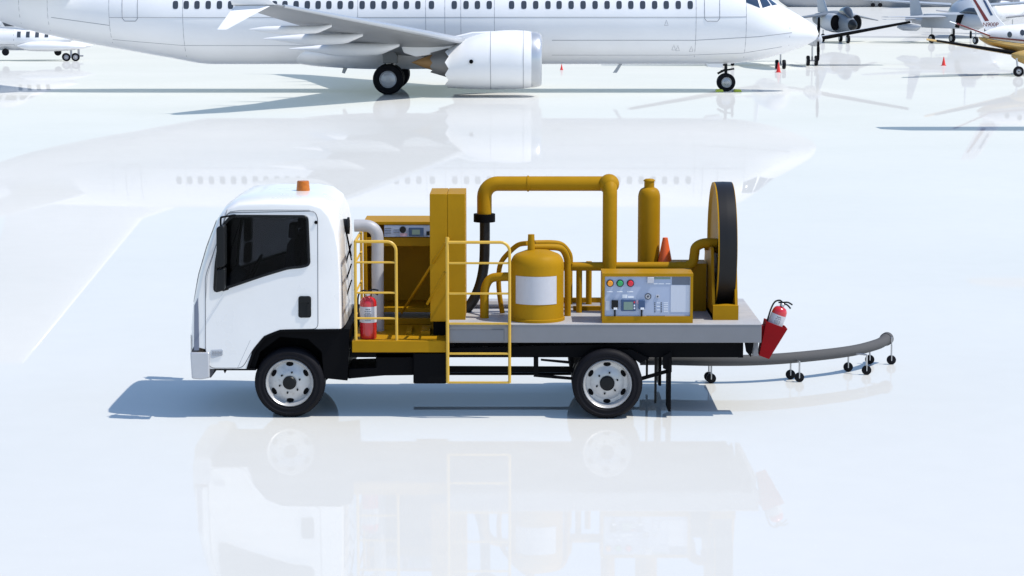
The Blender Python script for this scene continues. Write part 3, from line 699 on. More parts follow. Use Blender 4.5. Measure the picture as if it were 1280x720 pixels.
mb.poly([(xq0,.30,zt),(xq0,1.64,zt),(xq0,1.35,zc),(xq0,.62,zc)], (.03,0,0)); mb.poly([(xq1-.03,.30,zt),(xq1-.03,1.64,zt),(xq1-.03,1.35,zc+.12),(xq1-.03,.62,zc+.12)], (.03,0,0))
mb.box(xq0, xq1, .30, 1.64, zt, zt+.05); mb.box(xq0, xq1, .28, .42, zt, zt+.16); mb.build('reel_stand', 'yellow', truck)

# extinguisher holder at the tail
def ext(name, base, h, r, m_label, label, tilt=0., hose_side=-1):
    e = thing(name, base, label, 'fire extinguisher')
    R = Matrix.Translation(Vector(base)) @ Matrix.Rotation(tilt, 4, 'Y')
    def put(mb, nm, m_, par, **k):
        mb.v = [R @ v for v in mb.v]; return mb.build(nm, m_, par, **k)
    mb = MB(); mb.lathe([(.0001,0),(r*.92,0),(r,.02),(r,h*.80)]+[(r-.055+.055*math.cos(a), h*.80+.07*math.sin(a)) for a in [PI/2*i/6 for i in range(1,7)]]+[(r*.3,h*.93),(r*.26,h)], (0,0,0), 'Z', 32)
    b = put(mb, 'cylinder', 'red', e, ang=60)
    mb = MB(); mb.grid(lambda u, v: Vector(((r+.002)*math.cos(-PI+u*PI), (r+.002)*math.sin(-PI+u*PI), h*(m_label[0]+(m_label[1]-m_label[0])*v))), 24, 2)
    lb = put(mb, 'label', 'label', e)
    mb = MB()
    for (u0, u1, v0, v1) in [(.42,.6,.82,.88),(.38,.64,.70,.74),(.40,.62,.58,.61),(.36,.66,.50,.53),(.38,.64,.42,.45),(.40,.6,.34,.37),(.37,.65,.22,.27),(.40,.62,.14,.17)]:
        for s0 in range(3):
            ua = u0+(u1-u0)*s0/3+.004; ub = u0+(u1-u0)*(s0+.82)/3
            mb.grid(lambda u, v: Vector(((r+.004)*math.cos(-PI+(ua+(ub-ua)*u)*PI), (r+.004)*math.sin(-PI+(ua+(ub-ua)*u)*PI), h*(m_label[0]+(m_label[1]-m_label[0])*(v0+(v1-v0)*v)))), 3, 2)
    put(mb, 'label_print', 'dark_ink', lb)
    mb = MB(); mb.lathe([(r*.27,h*.97),(r*.33,h*.98),(r*.33,h*1.03),(r*.2,h*1.05),(.0001,h*1.05)], (0,0,0), 'Z', 16); mb.tube([(0,-r*.3,h*1.0),(0,-r*.55,h*1.0)], .012, 10)
    put(mb, 'valve', 'steel', e)
    mb = MB(); mb.tube(smooth_path([(-r*.6,0,h*1.03),(0,0,h*1.07),(r*.6,0,h*1.11),(r*1.25,0,h*1.09)],4), .009, 8); mb.tube(smooth_path([(-.01,0,h*1.04),(r*.6,0,h*1.045),(r*1.2,0,h*.99)],4), .009, 8)
    put(mb, 'lever', 'trim', e)
    mb = MB(); q = hose_side; mb.tube(smooth_path([(0,0,h*1.05),(q*r*.5,0,h*1.09),(q*r*1.05,0,h*1.02),(q*r*1.22,0,h*.85),(q*r*1.15,0,h*.6),(q*r*1.12,0,h*.42)],5), .0095, 8); put(mb, 'hose', 'black_hose', e)
    return e
ext('fire_extinguisher', (T(460.5,415,.17).x, .17, pz), T(0,368,.17).z-pz, .092, (.38,.74), 'upright red fire extinguisher with silver label standing on the yellow platform behind the cab')
tl = math.atan2(24, 66); yE = .20
bE = T(959.5, 429, yE)
ext('fire_extinguisher', (bE.x, yE, bE.z), .45, .083, (.42,.76), 'tilted red fire extinguisher held in the red bucket at the tail of the deck', tilt=tl)
ax = Vector((math.sin(tl), 0, math.cos(tl))); sx = Vector((math.cos(tl), 0, -math.sin(tl)))
mb = MB(); o = T(954, 445, yE)
hw0, hw1, H0 = .058, .125, .385
def q4(hw, dep, hh): 
    c = Vector(o)+ax*hh; return [c+sx*hw+Vector((0,-dep,0)), c+sx*hw+Vector((0,dep,0)), c-sx*hw+Vector((0,dep,0)), c-sx*hw+Vector((0,-dep,0))]
vs = q4(hw0, .09, 0)+q4(hw1, .12, H0)+q4(hw1-.008, .112, H0)+q4(hw0-.006, .084, .01)
mb.add(vs, [(0,1,2,3)]+[(i, (i+1) % 4, (i+1) % 4+4, i+4) for i in range(4)]+[(i+4, (i+1) % 4+4, (i+1) % 4+8, i+8) for i in range(4)]+[(i+8, (i+1) % 4+8, (i+1) % 4+12, i+12) for i in range(4)]+[(12,13,14,15)])
hd = mb.build('extinguisher_holder', 'red_holder', truck, bevel=.003)
mb = MB(); mb.box(x1, x1+.06, yE-.07, yE+.07, zb+.03, zt-.04); mb.build('holder_bracket', 'red_holder', truck, bevel=.004)

# traffic cones
cone_mesh = {}
def cone(loc, h, m_, label, grp=None):
    k = (h, m_); t = thing('traffic_cone', loc, label, 'traffic cone', grp)
    r0 = h*.22; mb = MB(); mb.lathe([(r0,.02),(r0*.98,.05),(r0*.16,h),(.0001,h)], loc, 'Z', 24); mb.build('cone_body', m_, t)
    mb = MB(); mb.box(loc[0]-h*.26, loc[0]+h*.26, loc[1]-h*.26, loc[1]+h*.26, .0+loc[2], .03+loc[2]); mb.build('base_plate', m_, t, bevel=.008)
yk = 1.25; pk = T(831.5, 300, yk); cone((pk.x, yk, zt), T(0,297,yk).z-zt, 'cone', 'orange traffic cone standing on the truck deck beside the yellow gas cylinder')
for (px, py, hh, lb) in ((973,90.5,.55,'small red traffic cone on the apron by the airliner nose wheel'), (1179.5,82,.52,'small red traffic cone on the apron left of the gold bellied aircraft'), (702,87.5,.33,'low red traffic cone standing behind the airliner fuselage, right of its engine')):
    p = gnd(px, py); cone((p.x, p.y, 0), hh, 'cone_red', lb, 'small red cones by the parked aircraft')

# towed hose on casters
cart = thing('towed_hose', (gnd(990,478).x, gnd(990,478).y, 0), 'long grey hose on small black caster wheels trailing behind the truck', 'hose')
base = [(835,478),(886,479),(940,478.5),(994,475),(1060,467),(1095,459),(1107,454)]
pts = []
for i, (px, py) in enumerate(base):
    g_ = gnd(px, py); pts.append(Vector((g_.x, g_.y, .275)))
pts[-1].z = .305; pts[-2].z = .285
pts = [Vector((gnd(800,478).x, pts[0].y-.0, .275))]+pts
mb = MB(); sp_ = smooth_path(pts, 10); mb.tube(sp_, [.066]*(len(sp_)-4)+[.075]*4, 20); hs = mb.build('hose', 'hose', cart)
mb = MB(); e = sp_[-1]; d = (sp_[-1]-sp_[-3]).normalized(); mb.tube([e-d*.02, e+d*.05], .082, 20); mb.build('end_coupling', 'hose', cart)
for (px, py) in ((889,479),(886,476.5),(999,477.5),(988,474),(1060,464.5),(1083,468.5),(1087,455),(1114,455.5)):
    g_ = gnd(px, py); rw = .058
    mb = MB(); mb.tube([(g_.x, g_.y, .09), (g_.x, g_.y, .245)], .011, 8)
    if px < 1110: 
        j = min(sp_, key=lambda s_: (Vector((s_.x, s_.y, 0))-g_).length); mb.tube([(g_.x, g_.y, .245), (j.x, j.y, .245)], .011, 8)
    else:
        mb.tube([(g_.x, g_.y, .245), (g_.x, g_.y, .34), (sp_[-2].x, sp_[-2].y, .34)], .008, 8)
    mb.box(g_.x-.006, g_.x+.006, g_.y-.028, g_.y-.020, .05, .115); mb.box(g_.x-.006, g_.x+.006, g_.y+.020, g_.y+.028, .05, .115); mb.box(g_.x-.01, g_.x+.01, g_.y-.028, g_.y+.028, .112, .12)
    st = mb.build('caster', 'steel', cart)
    mb = MB(); mb.lathe([(.0001,-.018),(rw*.8,-.018),(rw,-.012),(rw,.012),(rw*.8,.018),(.0001,.018)], (g_.x, g_.y, rw), 'Y', 24); mb.build('caster_wheel', 'rubber', st)

# ================================================================== AIRLINER
YC = 74.5
def A2(px, py, Y=YC): p = at(px, py, Y); return (p.x, p.z)
jet = thing('airliner', (0, YC, 0), 'long white twin engine airliner parked across the back behind the truck', 'airliner')
fus = Body([(13.63,2.56,2.50,.03),(13.5,2.86,2.28,.42),(13.1,3.15,2.06,.80),(12.3,3.62,1.75,1.28),(11.6,4.00,1.54,1.55),(10.9,4.55,1.38,1.73),(10.2,4.98,1.27,1.84),(9.2,5.2,1.2,1.88),(4,5.2,1.2,1.88),(-6,5.2,1.2,1.88),(-13.3,5.2,1.2,1.88),(-15.3,5.2,1.5,1.84),(-17.1,5.17,1.82,1.70),(-19.0,5.12,2.16,1.42),(-22,5.02,2.85,1.0),(-24.2,4.9,3.75,.5),(-25.3,4.75,4.45,.18)], YC, 64)
fo = fus.mesh(steps=110).build('fuselage', 'plane', jet, ang=60)
wx = [178,191.5,205,219,232.5,246,260,274,288,301.5,315.5,329,343,356,370,384,397.5,411,425,438.5,452.6,466,480,493.8,508,522.3,539.3,567.8,582.6,596.8,611.6,639.5,654.9,669.7,685,699,714,729,744,759,774,788.7,803.5,818.5,833,848,863]
for px in wx[3:]:
    p = at(px, 6.2, YC-1.86); x, z = p.x, p.z
    def wp(u, v, x=x, z=z): return fus.side(x+u, z+v, .008)
    mb = MB(); ring = []
    for k in range(20):
        a = 2*PI*k/20; c_, s_ = math.cos(a), math.sin(a)
        ring.append(wp(math.copysign(abs(c_)**.55, c_)*.118, math.copysign(abs(s_)**.55, s_)*.175))
    ctr = wp(0, 0); mb.add(ring+[ctr]+[q+Vector((0, .03, 0)) for q in ring], [(k, (k+1) % 20, 20) for k in range(20)]+[(k, (k+1) % 20, (k+1) % 20+21, k+21) for k in range(20)])
    mb.build('window', 'dial', jet)
# far-side windows are one matching row
mb = MB()
for px in wx[3:]:
    x = at(px, 6.2, YC-1.86).x; z = at(px, 6.2, YC-1.86).z; fus.patch([(x-.11,z-.17),(x+.11,z-.17),(x+.11,z+.17),(x-.11,z+.17)], .008, 3, 1, mb=mb)
mb.build('far_window_row', 'dial', jet)
# skin joints
YS = YC-1.86
P2 = lambda px, py: (at(px, py, YS).x, at(px, py, YS).z)
lr = .013
mb = MB()
fus.line([P2(60,22),P2(135,32)] , lr, mb=mb); fus.line([P2(135,22),P2(560,21.5),P2(870,21.5),P2(933,21)], lr, mb=mb)
fus.line([P2(137,50),P2(225,57),P2(540,58)], lr*.8, mb=mb); fus.line([P2(690,50.5),P2(870,50.5),P2(950,46),P2(992,41)], lr, mb=mb)
fus.line([P2(690,69.5),P2(860,69.5),P2(930,67),P2(980,59)], lr*.8, mb=mb)
for x in (18, 55, 134.5, 228, 447, 532, 556, 576, 618, 870.5, 933.5):
    fus.line([(P2(x,0)[0], 4.6), (P2(x,0)[0], 1.55 if -13 < P2(x,0)[0] < 10 else fus.bot(P2(x,0)[0])+.25)], lr*.8, mb=mb)
fus.line([(P2(990,0)[0], fus.top(12.6)-.25), (P2(990,0)[0], fus.bot(12.6)+.2)], lr*.8, mb=mb)
mb.build('skin_joint', 'line', fo)
for a, b in ((151.5, 171), (881, 900)):
    x0_, x1_ = P2(a, 0)[0], P2(b, 0)[0]; zl_ = P2(0, 26.5)[1]; mb = MB()
    fus.line([(x0_, 4.75), (x0_, zl_+.12), (x0_+.1, zl_), (x1_-.1, zl_), (x1_, zl_+.12), (x1_, 4.75)], .016, mb=mb); mb.build('cabin_door', 'line', jet)
# cargo and service marks
mb = MB()
for (px, py) in ((833,29),(865,62),(843,60),(848,61)):
    x, z = P2(px, py); fus.line([(x-.08, z-.1), (x, z+.14), (x+.08, z-.1), (x-.08, z-.1)], .008, mb=mb)
mb.build('service_hatch', 'line', jet)
# cockpit glass
for q in ([(932.5,-11),(946,-12),(951,10),(933.5,3)], [(948,-12),(957,-8),(966,7),(954.5,10)], [(959,-7),(965,-2),(975.5,6),(968,7.2)]):
    pts = [P2(*k) for k in q]
    for sg in (-1, 1): fus.patch(pts[::-1], .012, 8, sg).build('cockpit_window', 'cockpit', jet)
# wings
def both(mbf, name, m_, parent, **k):
    out = []
    for sg in (-1, 1): out.append(mbf(sg).build(name, m_, parent, **k))
    return out
def wingf(sg):
    def L(x, d, z): return (x, YC+sg*d, z)
    return wing([(L(.9,1.2,1.75),8.0,.115),(L(-2.0,4.9,2.32),5.6,.115),(L(-5.0,10.8,3.10),3.4,.105),(L(-8.35,17.2,3.92),1.75,.10),(L(-8.6,17.6,3.98),1.6,.10)], (0,sg*-.1,1))
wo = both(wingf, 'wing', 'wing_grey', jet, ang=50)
for k, sg in enumerate((-1, 1)):
    wing([((-8.6,YC+sg*17.6,3.98),1.6,.09),((-8.9,YC+sg*17.85,4.25),1.35,.08),((-9.3,YC+sg*18.0,4.9),1.0,.07),((-10.2,YC+sg*18.15,6.4),.45,.07)], (0,1,-.1)).build('winglet', 'plane', wo[k])
    wing([((-8.8,YC+sg*17.7,3.93),1.3,.09),((-9.5,YC+sg*18.1,3.55),.85,.08),((-10.3,YC+sg*18.4,3.10),.35,.07)], (0,1,.4)).build('lower_winglet', 'plane', wo[k])
    # polished leading edge
    mb = MB(); mb.tube([(-2.0,YC+sg*4.9,2.33),(-5.0,YC+sg*10.8,3.11),(-8.35,YC+sg*17.2,3.93)], [.15,.11,.06], 10); mb.build('leading_edge', 'lip', wo[k])
    for (x, d, z, L_, r_) in ((-8.6,12.4,2.98,3.2,.19),(-8.0,9.3,2.55,4.0,.26),(-7.0,6.0,2.05,4.6,.32)):
        b = Body([(x-L_*.5,z+.02,z-.02,.02),(x-L_*.3,z+.12,z-.13,r_*.5),(x,z+r_*.8,z-r_,r_*.8),(x+L_*.3,z+r_*.8,z-r_*.8,r_*.8),(x+L_*.5,z+.22,z+.1,.05)], YC+sg*d, 18)
        b.mesh(steps=14).build('flap_fairing', 'plane', jet)
    wing([((-18.6,YC+sg*.6,4.45),3.6,.10),((-22.2,YC+sg*7.0,5.1),1.5,.09)], (0,0,1)).build('tailplane', 'plane', jet)
wing([((-14.3,YC,4.95),8.2,.07),((-16.6,YC,5.7),6.2,.08),((-22.2,YC,12.3),2.3,.08)], (0,1,0)).build('tail_fin', 'plane', jet)
# belly fairing with gear bay
bf = Body([(1.3,2.0,1.5,.6),(.2,2.3,1.2,1.5),(-1.8,2.6,1.0,2.0),(-6,2.6,.98,2.1),(-8.6,2.4,1.1,1.6),(-10.5,1.9,1.4,.3)], YC, 40)
bf.mesh(steps=30).build('belly_fairing', 'plane', jet, ang=60)
mb = MB(); a, b = at(478,62,YC-2.9), at(497,79,YC-2.9); mb.prism(XZ([(478,62),(493,62),(497,70),(497,79),(479,79)], YC-2.7), YC-3.0, YC-2.2); mb.build('gear_door', mat('gear_door_grey', (.20,.21,.22), .5), jet, bevel=.03)
# antennas
for (pts_) in ([(430,80),(437,80),(431,92),(427.5,91)], [(774,79.5),(778,79.5),(771,91),(766,91)]):
    mb = MB(); mb.prism(XZ(pts_, YC), YC-.03, YC+.03); mb.build('blade_antenna', 'plane_grey', jet)
# engines
for sg in (-1, 1):
    YE = YC+sg*4.9; Yn = YC-4.9
    xx = lambda px, py=70: at(px, py, Yn).x
    zz = lambda py: at(600, py, Yn).z
    nb = Body([(xx(561),zz(60),zz(109.5),1.0),(xx(575),zz(52),zz(110.5),1.1),(xx(592),zz(44.5),zz(111.3),1.2),(xx(615),zz(39.2),zz(111.8),1.25),(xx(640),zz(37.6),zz(111.5),1.26),(xx(658),zz(38.5),zz(110.3),1.22),(xx(664),zz(39.6),zz(109.5),1.19)], YE, 80)
    # cowl with a toothed trailing edge
    n_ = 80; X = [xx(664)-(xx(664)-xx(561.5))*i/24 for i in range(25)]; vs = []; fs = []
    for x in X: vs += nb.ring(x)
    tr_ = nb.ring(xx(561.5)); teeth = [p+Vector(((.16*(abs((j % 8)-4)/4)-.16) , 0, 0)) for j, p in enumerate(tr_)]
    vs += teeth; inner = [Vector((p.x+.25, YE+(p.y-YE)*.93, (p.z-zz(85))*.93+zz(85))) for p in teeth]; vs += inner
    for i in range(26):
        for j in range(n_): fs.append((i*n_+j, i*n_+(j+1) % n_, (i+1)*n_+(j+1) % n_, (i+1)*n_+j))
    mb = MB(); mb.add(vs, fs); nac = mb.build('engine_nacelle', 'plane', jet, ang=40)
    mb = MB(); vs = []; fs = []
    ri = [(xx(664),1.0),(xx(670),.985),(xx(674),.955),(xx(676.5),.91),(xx(677),.87),(xx(675.5),.83),(xx(668),.80),(xx(650),.80)]
    c0 = nb.ring(xx(664)); cz_ = sum(p.z for p in c0)/n_
    for x, f_ in ri: vs += [Vector((x, YE+(p.y-YE)*f_, cz_+(p.z-cz_)*f_)) for p in c0]
    for i in range(len(ri)-1):
        for j in range(n_): fs.append((i*n_+j, i*n_+(j+1) % n_, (i+1)*n_+(j+1) % n_, (i+1)*n_+j))
    mb.add(vs, fs); mb.build('inlet_lip', 'lip', nac, ang=50)
    mb = MB(); mb.lathe([(1.02, xx(650)-.0),(.3, xx(650)+.02),(.0001, xx(650)+.45)], (0, YE, cz_), 'X', 32); mb.build('engine_fan', 'nozzle', nac)
    mb = MB(); cn = at(561, 78, Yn).z
    pr = [(.66,xx(562)+.5),(.62,xx(558)),(.52,xx(548)),(.44,xx(541))]; vs = []; n2 = 40
    for i, (r_, h_) in enumerate(pr+[(.40, xx(541)+.2)]):
        for j in range(n2):
            a_ = 2*PI*j/n2; dx_ = (-.12*(1-abs((j % 5)-2.5)/2.5)) if i in (3,) else 0
            vs.append(Vector((h_+dx_, YE+r_*math.cos(a_), cn+r_*math.sin(a_))))
    mb.add(vs, [(i*n2+j, i*n2+(j+1) % n2, (i+1)*n2+(j+1) % n2, (i+1)*n2+j) for i in range(4) for j in range(n2)]); mb.build('core_nozzle', 'nozzle', nac, ang=60)
    mb = MB(); mb.lathe([(.36,xx(541)+.25),(.34,xx(541)),(.2,xx(528)),(.0001,xx(514))], (0, YE, cn), 'X', 28); mb.build('exhaust_cone', 'brown', nac)
    mb = MB(); mb.prism(XZ([(497,46),(560,47),(590,40),(640,38),(640,44),(590,50),(575,56),(558,64),(540,68),(520,71),(505,66)], Yn), YE-.16, YE+.16); mb.build('pylon', 'plane', jet, bevel=.05)
    if sg == -1:
        p = at(589, 77, Yn-1.22); mb = MB(); mb.lathe([(.0001,-.03),(.085,-.03),(.085,.1)], (p.x, YE-1.235, p.z), 'Y', 16); mb.build('drain_port', 'black', nac)
        mb = MB()
        for px in (613.5, 654):
            q = nb.ring(xx(px), .004); mb.tube(q+[q[0]], .012, 5, False)
        mb.build('cowl_joint', 'line', nac)
# gear
for sg in (-1, 1):
    p = at(485, 100, YC-3.25); R_ = .66
    w1 = tyre_wheel(jet, (p.x, YC+sg*3.25, R_), R_, .38, .37, face=-1 if sg < 0 else 1, holes=0, bolts=8, dish=.05, rimmat='chrome', hubmat='chrome', hub=.2)
    tyre_wheel(jet, (p.x, YC+sg*2.35, R_), R_, .38, .37, face=-1 if sg < 0 else 1, sub=False)
    mb = MB(); mb.tube([(p.x, YC+sg*2.75, .6), (p.x, YC+sg*2.75, 1.7)], .11, 14); mb.tube([(p.x, YC+sg*2.2, R_), (p.x, YC+sg*3.1, R_)], .08, 12); mb.tube([(p.x+.1, YC+sg*2.75, .9), (p.x+.35, YC+sg*2.75, 1.6)], .05, 10); mb.build('landing_gear_leg', 'steel', jet)
p = at(908, 100, YC-.2); R_ = .40
for dy, fc in ((-.32,-1), (.32,1)): tyre_wheel(jet, (p.x, YC+dy, R_), R_, .2, .235, face=fc, holes=0, bolts=8, dish=.03, rimmat='rim', hubmat='rim', hub=.22)
mb = MB(); mb.tube([(p.x, YC, .35), (p.x-.02, YC, 1.5)], .07, 12); mb.tube([(p.x, YC-.25, R_), (p.x, YC+.25, R_)], .06, 10); mb.tube([(p.x-.25, YC-.1, .9), (p.x+.35, YC-.1, 1.0)], .04, 8); mb.tube([(p.x-.38, YC, .78), (p.x-.05, YC, .95)], .05, 8)
mb.build('nose_gear_leg', 'trim', jet)
for sg in (-1, 1):
    mb = MB(); mb.prism(XZ([(881,79),(902,79),(902,84),(884,83)], YC), YC+sg*.55, YC+sg*.58); mb.build('nose_gear_door', 'plane', jet)
for px in (896.5, 919):
    g_ = gnd(px, 113.2); o = MB().prism([(g_.x-.17,0),(g_.x+.17,0),(g_.x+.12,.1),(g_.x-.12,.1)], YC-.75, YC-.1).build('wheel_chock', 'yellow_green', bevel=.01)
    tag(o, 'yellow chock %s the airliner nose wheel' % ('behind, left of,' if px < 900 else 'ahead, right of,'), 'wheel chock', 'chocks at the airliner nose wheel')

# ================================================================== SMALL WHITE AIRCRAFT, LEFT EDGE
gl_ = gnd(93, 76.5); YL = gl_.y+1.2
def q2(px, py): p = at(px, py, YL); return (p.x, p.z)
sp2 = thing('commuter_plane', (q2(20,0)[0], YL, 0), 'small white commuter aircraft with pointed nose parked at the left edge', 'aircraft')
def sec(px, t, b, hw): return (q2(px, t)[0], q2(px, t)[1], q2(px, b)[1], hw)
bd = Body([sec(95.5,46.8,48.2,.03),sec(92,45.4,50,.12),sec(84,43,54.5,.35),sec(70,39.5,58.5,.62),sec(55,36,61.5,.85),sec(45,33.5,62.5,.98),sec(25,31,63,1.05),sec(0,30,63,1.05),sec(-60,30,63,1.05),sec(-130,31,52,.6),sec(-190,32,38,.15)], YL, 44)
bd.mesh(steps=60).build('fuselage', 'plane', sp2, ang=60)
hp_ = Body([sec(50,33.5,38,.5),sec(45,31.6,40,.70),sec(36,26.5,40,.82),sec(28,22,40,.82),sec(15,17.2,40,.8),sec(4,16.2,40,.8),sec(-12,19,40,.8),sec(-40,27,40,.7),sec(-60,33,40,.3)], YL, 36)
hp_.mesh(steps=40).build('cockpit_roof', 'plane', sp2, ang=60)
for q in ([(-10,26),(1,26.5),(4,32.5),(-10,32.5)],[(6,26.8),(21.5,26.8),(21.5,32.6),(9.5,32.6)],[(25.5,26.8),(30,26.8),(37,32.4),(25.5,32.6)],[(33.5,27.5),(37.5,29),(46,32),(40,32.4)]):
    hp_.patch([q2(*k) for k in q][::-1], .012, 6).build('cockpit_window', 'dial', sp2)
for px in (-27,-16,28,39,50,61):
    x, z = q2(px, 42.7); bd.patch([(x-.11,z-.18),(x+.11,z-.18),(x+.11,z+.18),(x-.11,z+.18)], .012, 4).build('window', 'dial', sp2)
mb = MB(); x0_, z0_ = q2(2.5,37); x1_, z1_ = q2(22,62); bd.line([(x0_,z1_),(x0_,z0_),(x1_,z0_),(x1_,z1_)], .014, mb=mb); bd.line([(x0_,q2(0,55)[1]),(x1_,q2(0,55)[1])], .014, mb=mb); mb.build('cabin_door', 'line', sp2)
for sg in (-1, 1):
    Body([sec(112,57,58,.02),sec(104,54.8,60.5,.2),sec(90,52,62.5,.42),sec(65,50.8,63.5,.5),sec(42,52,63,.4),sec(27,56,58,.05)], YL+sg*1.15, 24).mesh(steps=24).build('side_pod', 'plane', sp2, ang=60)
    for px in (88, 99.5):
        p = q2(px, 71); tyre_wheel(sp2, (p[0]-(.12 if sg > 0 else 0), YL-1.0+sg*.3, .25), .25, .16, .15, face=sg, holes=0, bolts=0, dish=.02, rimmat='pipe_grey', hubmat='rim')
    mb = MB(); a_, b_ = q2(88,71)[0], q2(99.5,71)[0]; mb.tube([(a_, YL+sg*1.2, .25), (b_, YL+sg*1.2, .25)], .05, 8); mb.tube([((a_+b_)/2, YL+sg*1.2, .25), ((a_+b_)/2, YL+sg*1.2, .9)], .07, 8); mb.build('landing_gear_leg', 'pipe_grey', sp2)
for px in (-1, 11, 76):
    x, z = q2(px, 64.5); mb = MB(); mb.lathe([(.0001,-.1),(.2,-.1),(.23,0),(.2,.1),(.0001,.1)], (x, YL-.9, z), 'Y', 20); mb.build('belly_wheel', 'rubber', sp2)
wing([((q2(-60,0)[0],YL-.5,2.9),2.2,.12),((q2(-62,0)[0],YL-9,3.3),1.2,.12)], (0,0,1)).build('wing', 'plane', sp2)
wing([((q2(-60,0)[0],YL+.5,2.9),2.2,.12),((q2(-62,0)[0],YL+9,3.3),1.2,.12)], (0,0,1)).build('wing', 'plane', sp2)
wing([((q2(-135,0)[0],YL,2.4),2.8,.08),((q2(-170,0)[0],YL,5.2),1.5,.08)], (0,1,0)).build('tail_fin', 'plane', sp2)

# ================================================================== AIRCRAFT AT THE RIGHT
def craft(name, loc, rz, label, cat='aircraft'):
    return thing(name, loc, label, cat, rz=rz)
def local(mb, root):
    mb.v = [root.matrix_basis @ v for v in mb.v]; return mb
def gear(root, x, y, R, top, n='landing_gear_leg', wd=.18, twin=0., rim='rim'):
    for dy in ((-twin, twin) if twin else (0,)):
        mb = MB(); mb.lathe([(.0001,-wd/2),(R*.6,-wd/2),(R*.9,-wd/2),(R,-wd/4),(R,wd/4),(R*.9,wd/2),(.0001,wd/2)], (x, y+dy, R), 'Y', 22); wh = local(mb, root).build('wheel', 'rubber', root)
        mb = MB(); mb.lathe([(.0001,-wd/2-.012),(R*.55,-wd/2-.012),(R*.55,wd/2+.012),(.0001,wd/2+.012)], (x, y+dy, R), 'Y', 18); local(mb, root).build('rim', rim, wh)
    mb = MB(); mb.tube([(x, y, R), (x, y, top)], .05, 8)
    if twin: mb.tube([(x, y-twin, R), (x, y+twin, R)], .04, 8)
    mb.tube([(x-.05, y, top), (x-.05, y, top)]) if False else None
    local(mb, root).build(n, 'steel', root)

# turboprop facing the camera, mostly hidden by the airliner nose
pb2 = gnd(962, 82); tp = craft('turboprop_plane', (pb2.x, pb2.y, 0), -PI/2, 'white twin propeller aircraft half hidden behind the airliner nose, its dark edged wing reaching right')
local(Body([(7.2,1.45,1.35,.03),(6.6,1.65,1.1,.35),(5.2,1.95,.85,.62),(4.2,2.35,.8,.72),(2.5,2.5,.8,.75),(-2,2.5,.8,.75),(-6,2.35,1.5,.4),(-8,2.2,1.9,.1)], 0, 32).mesh(steps=40), tp).build('fuselage', 'plane', tp, ang=60)
for sg in (-1, 1):
    local(wing([((.4,sg*.3,1.22),2.2,.14),((.3,sg*2.4,1.50),2.0,.14),((-.1,sg*8.3,2.55),1.1,.12)], (0,0,1)), tp).build('wing', 'plane_grey', tp)
    mb = MB(); mb.tube([(.40,sg*3.0,1.61),(-.06,sg*8.2,2.54)], [.115,.075], 10); local(mb, tp).build('deicing_boot', 'black', tp)
    local(Body([(2.6,1.72,1.50,.12),(2.3,1.85,1.25,.3),(1.2,1.95,1.15,.4),(-.8,1.85,1.2,.38),(-2.2,1.55,1.4,.05)], sg*2.45, 24).mesh(steps=20), tp).build('engine_nacelle', 'plane_grey', tp, ang=60)
    mb = MB(); mb.lathe([(.17,2.55),(.14,2.75),(.0001,2.95)], (0, sg*2.45, 1.62), 'X', 18); local(mb, tp).build('spinner', 'chrome', tp)
    for a_ in (PI/2, -PI/2):
        mb = MB(); pts = [(2.72, sg*2.45+math.cos(a_)*r_-.0, 1.62+math.sin(a_)*r_) for r_ in (.1,)]
        s_ = math.sin(a_); mb.poly([(2.70,sg*2.45-.05,1.62+s_*.1),(2.70,sg*2.45+.05,1.62+s_*.1),(2.72,sg*2.45+.10,1.62+s_*.6),(2.72,sg*2.45+.08,1.62+s_*1.2),(2.72,sg*2.45+.02,1.62+s_*1.28),(2.72,sg*2.45-.05,1.62+s_*1.2),(2.70,sg*2.45-.08,1.62+s_*.6)], (.03,0,0)); local(mb, tp).build('propeller_blade', 'black', tp)
    gear(tp, .3, sg*2.45, .30, 1.3, twin=.24)
    local(wing([((-6.2,sg*.1,2.1),1.6,.09),((-6.9,sg*2.8,2.3),.9,.09)], (0,0,1)), tp).build('tailplane', 'plane', tp)
gear(tp, 5.2, 0, .26, 1.0, twin=.2)
local(wing([((-5.2,0,2.2),2.6,.08),((-7.3,0,4.6),1.2,.08)], (0,1,0)), tp).build('tail_fin', 'plane', tp)

# grey jet fighter facing the camera
pf = gnd(1046, 53); fj = craft('fighter_jet', (pf.x, pf.y, 0), math.radians(-83), 'dark grey jet fighter with round side intakes facing the camera, behind the airliner nose', 'jet fighter')
local(Body([(5.6,1.5,1.4,.03),(5.2,1.72,1.2,.22),(4.2,2.05,1.0,.42),(3.2,2.3,.92,.55),(2.0,2.5,.85,.72),(-.5,2.6,.8,.85),(-3.5,2.5,1.0,.7),(-6.5,2.3,1.4,.4)], 0, 32).mesh(steps=40), fj).build('fuselage', 'fgrey', fj, ang=60)
local(Body([(5.62,1.52,1.38,.03),(5.2,1.74,1.18,.24),(4.6,1.96,1.06,.39)], 0, 24).mesh(steps=10), fj).build('radome', 'trim', fj)
local(Body([(4.3,2.15,1.9,.05),(3.7,2.6,2.0,.3),(3.0,2.95,2.1,.38),(2.0,2.9,2.1,.36),(.8,2.6,2.2,.2)], 0, 24).mesh(steps=16), fj).build('canopy', 'dial', fj)
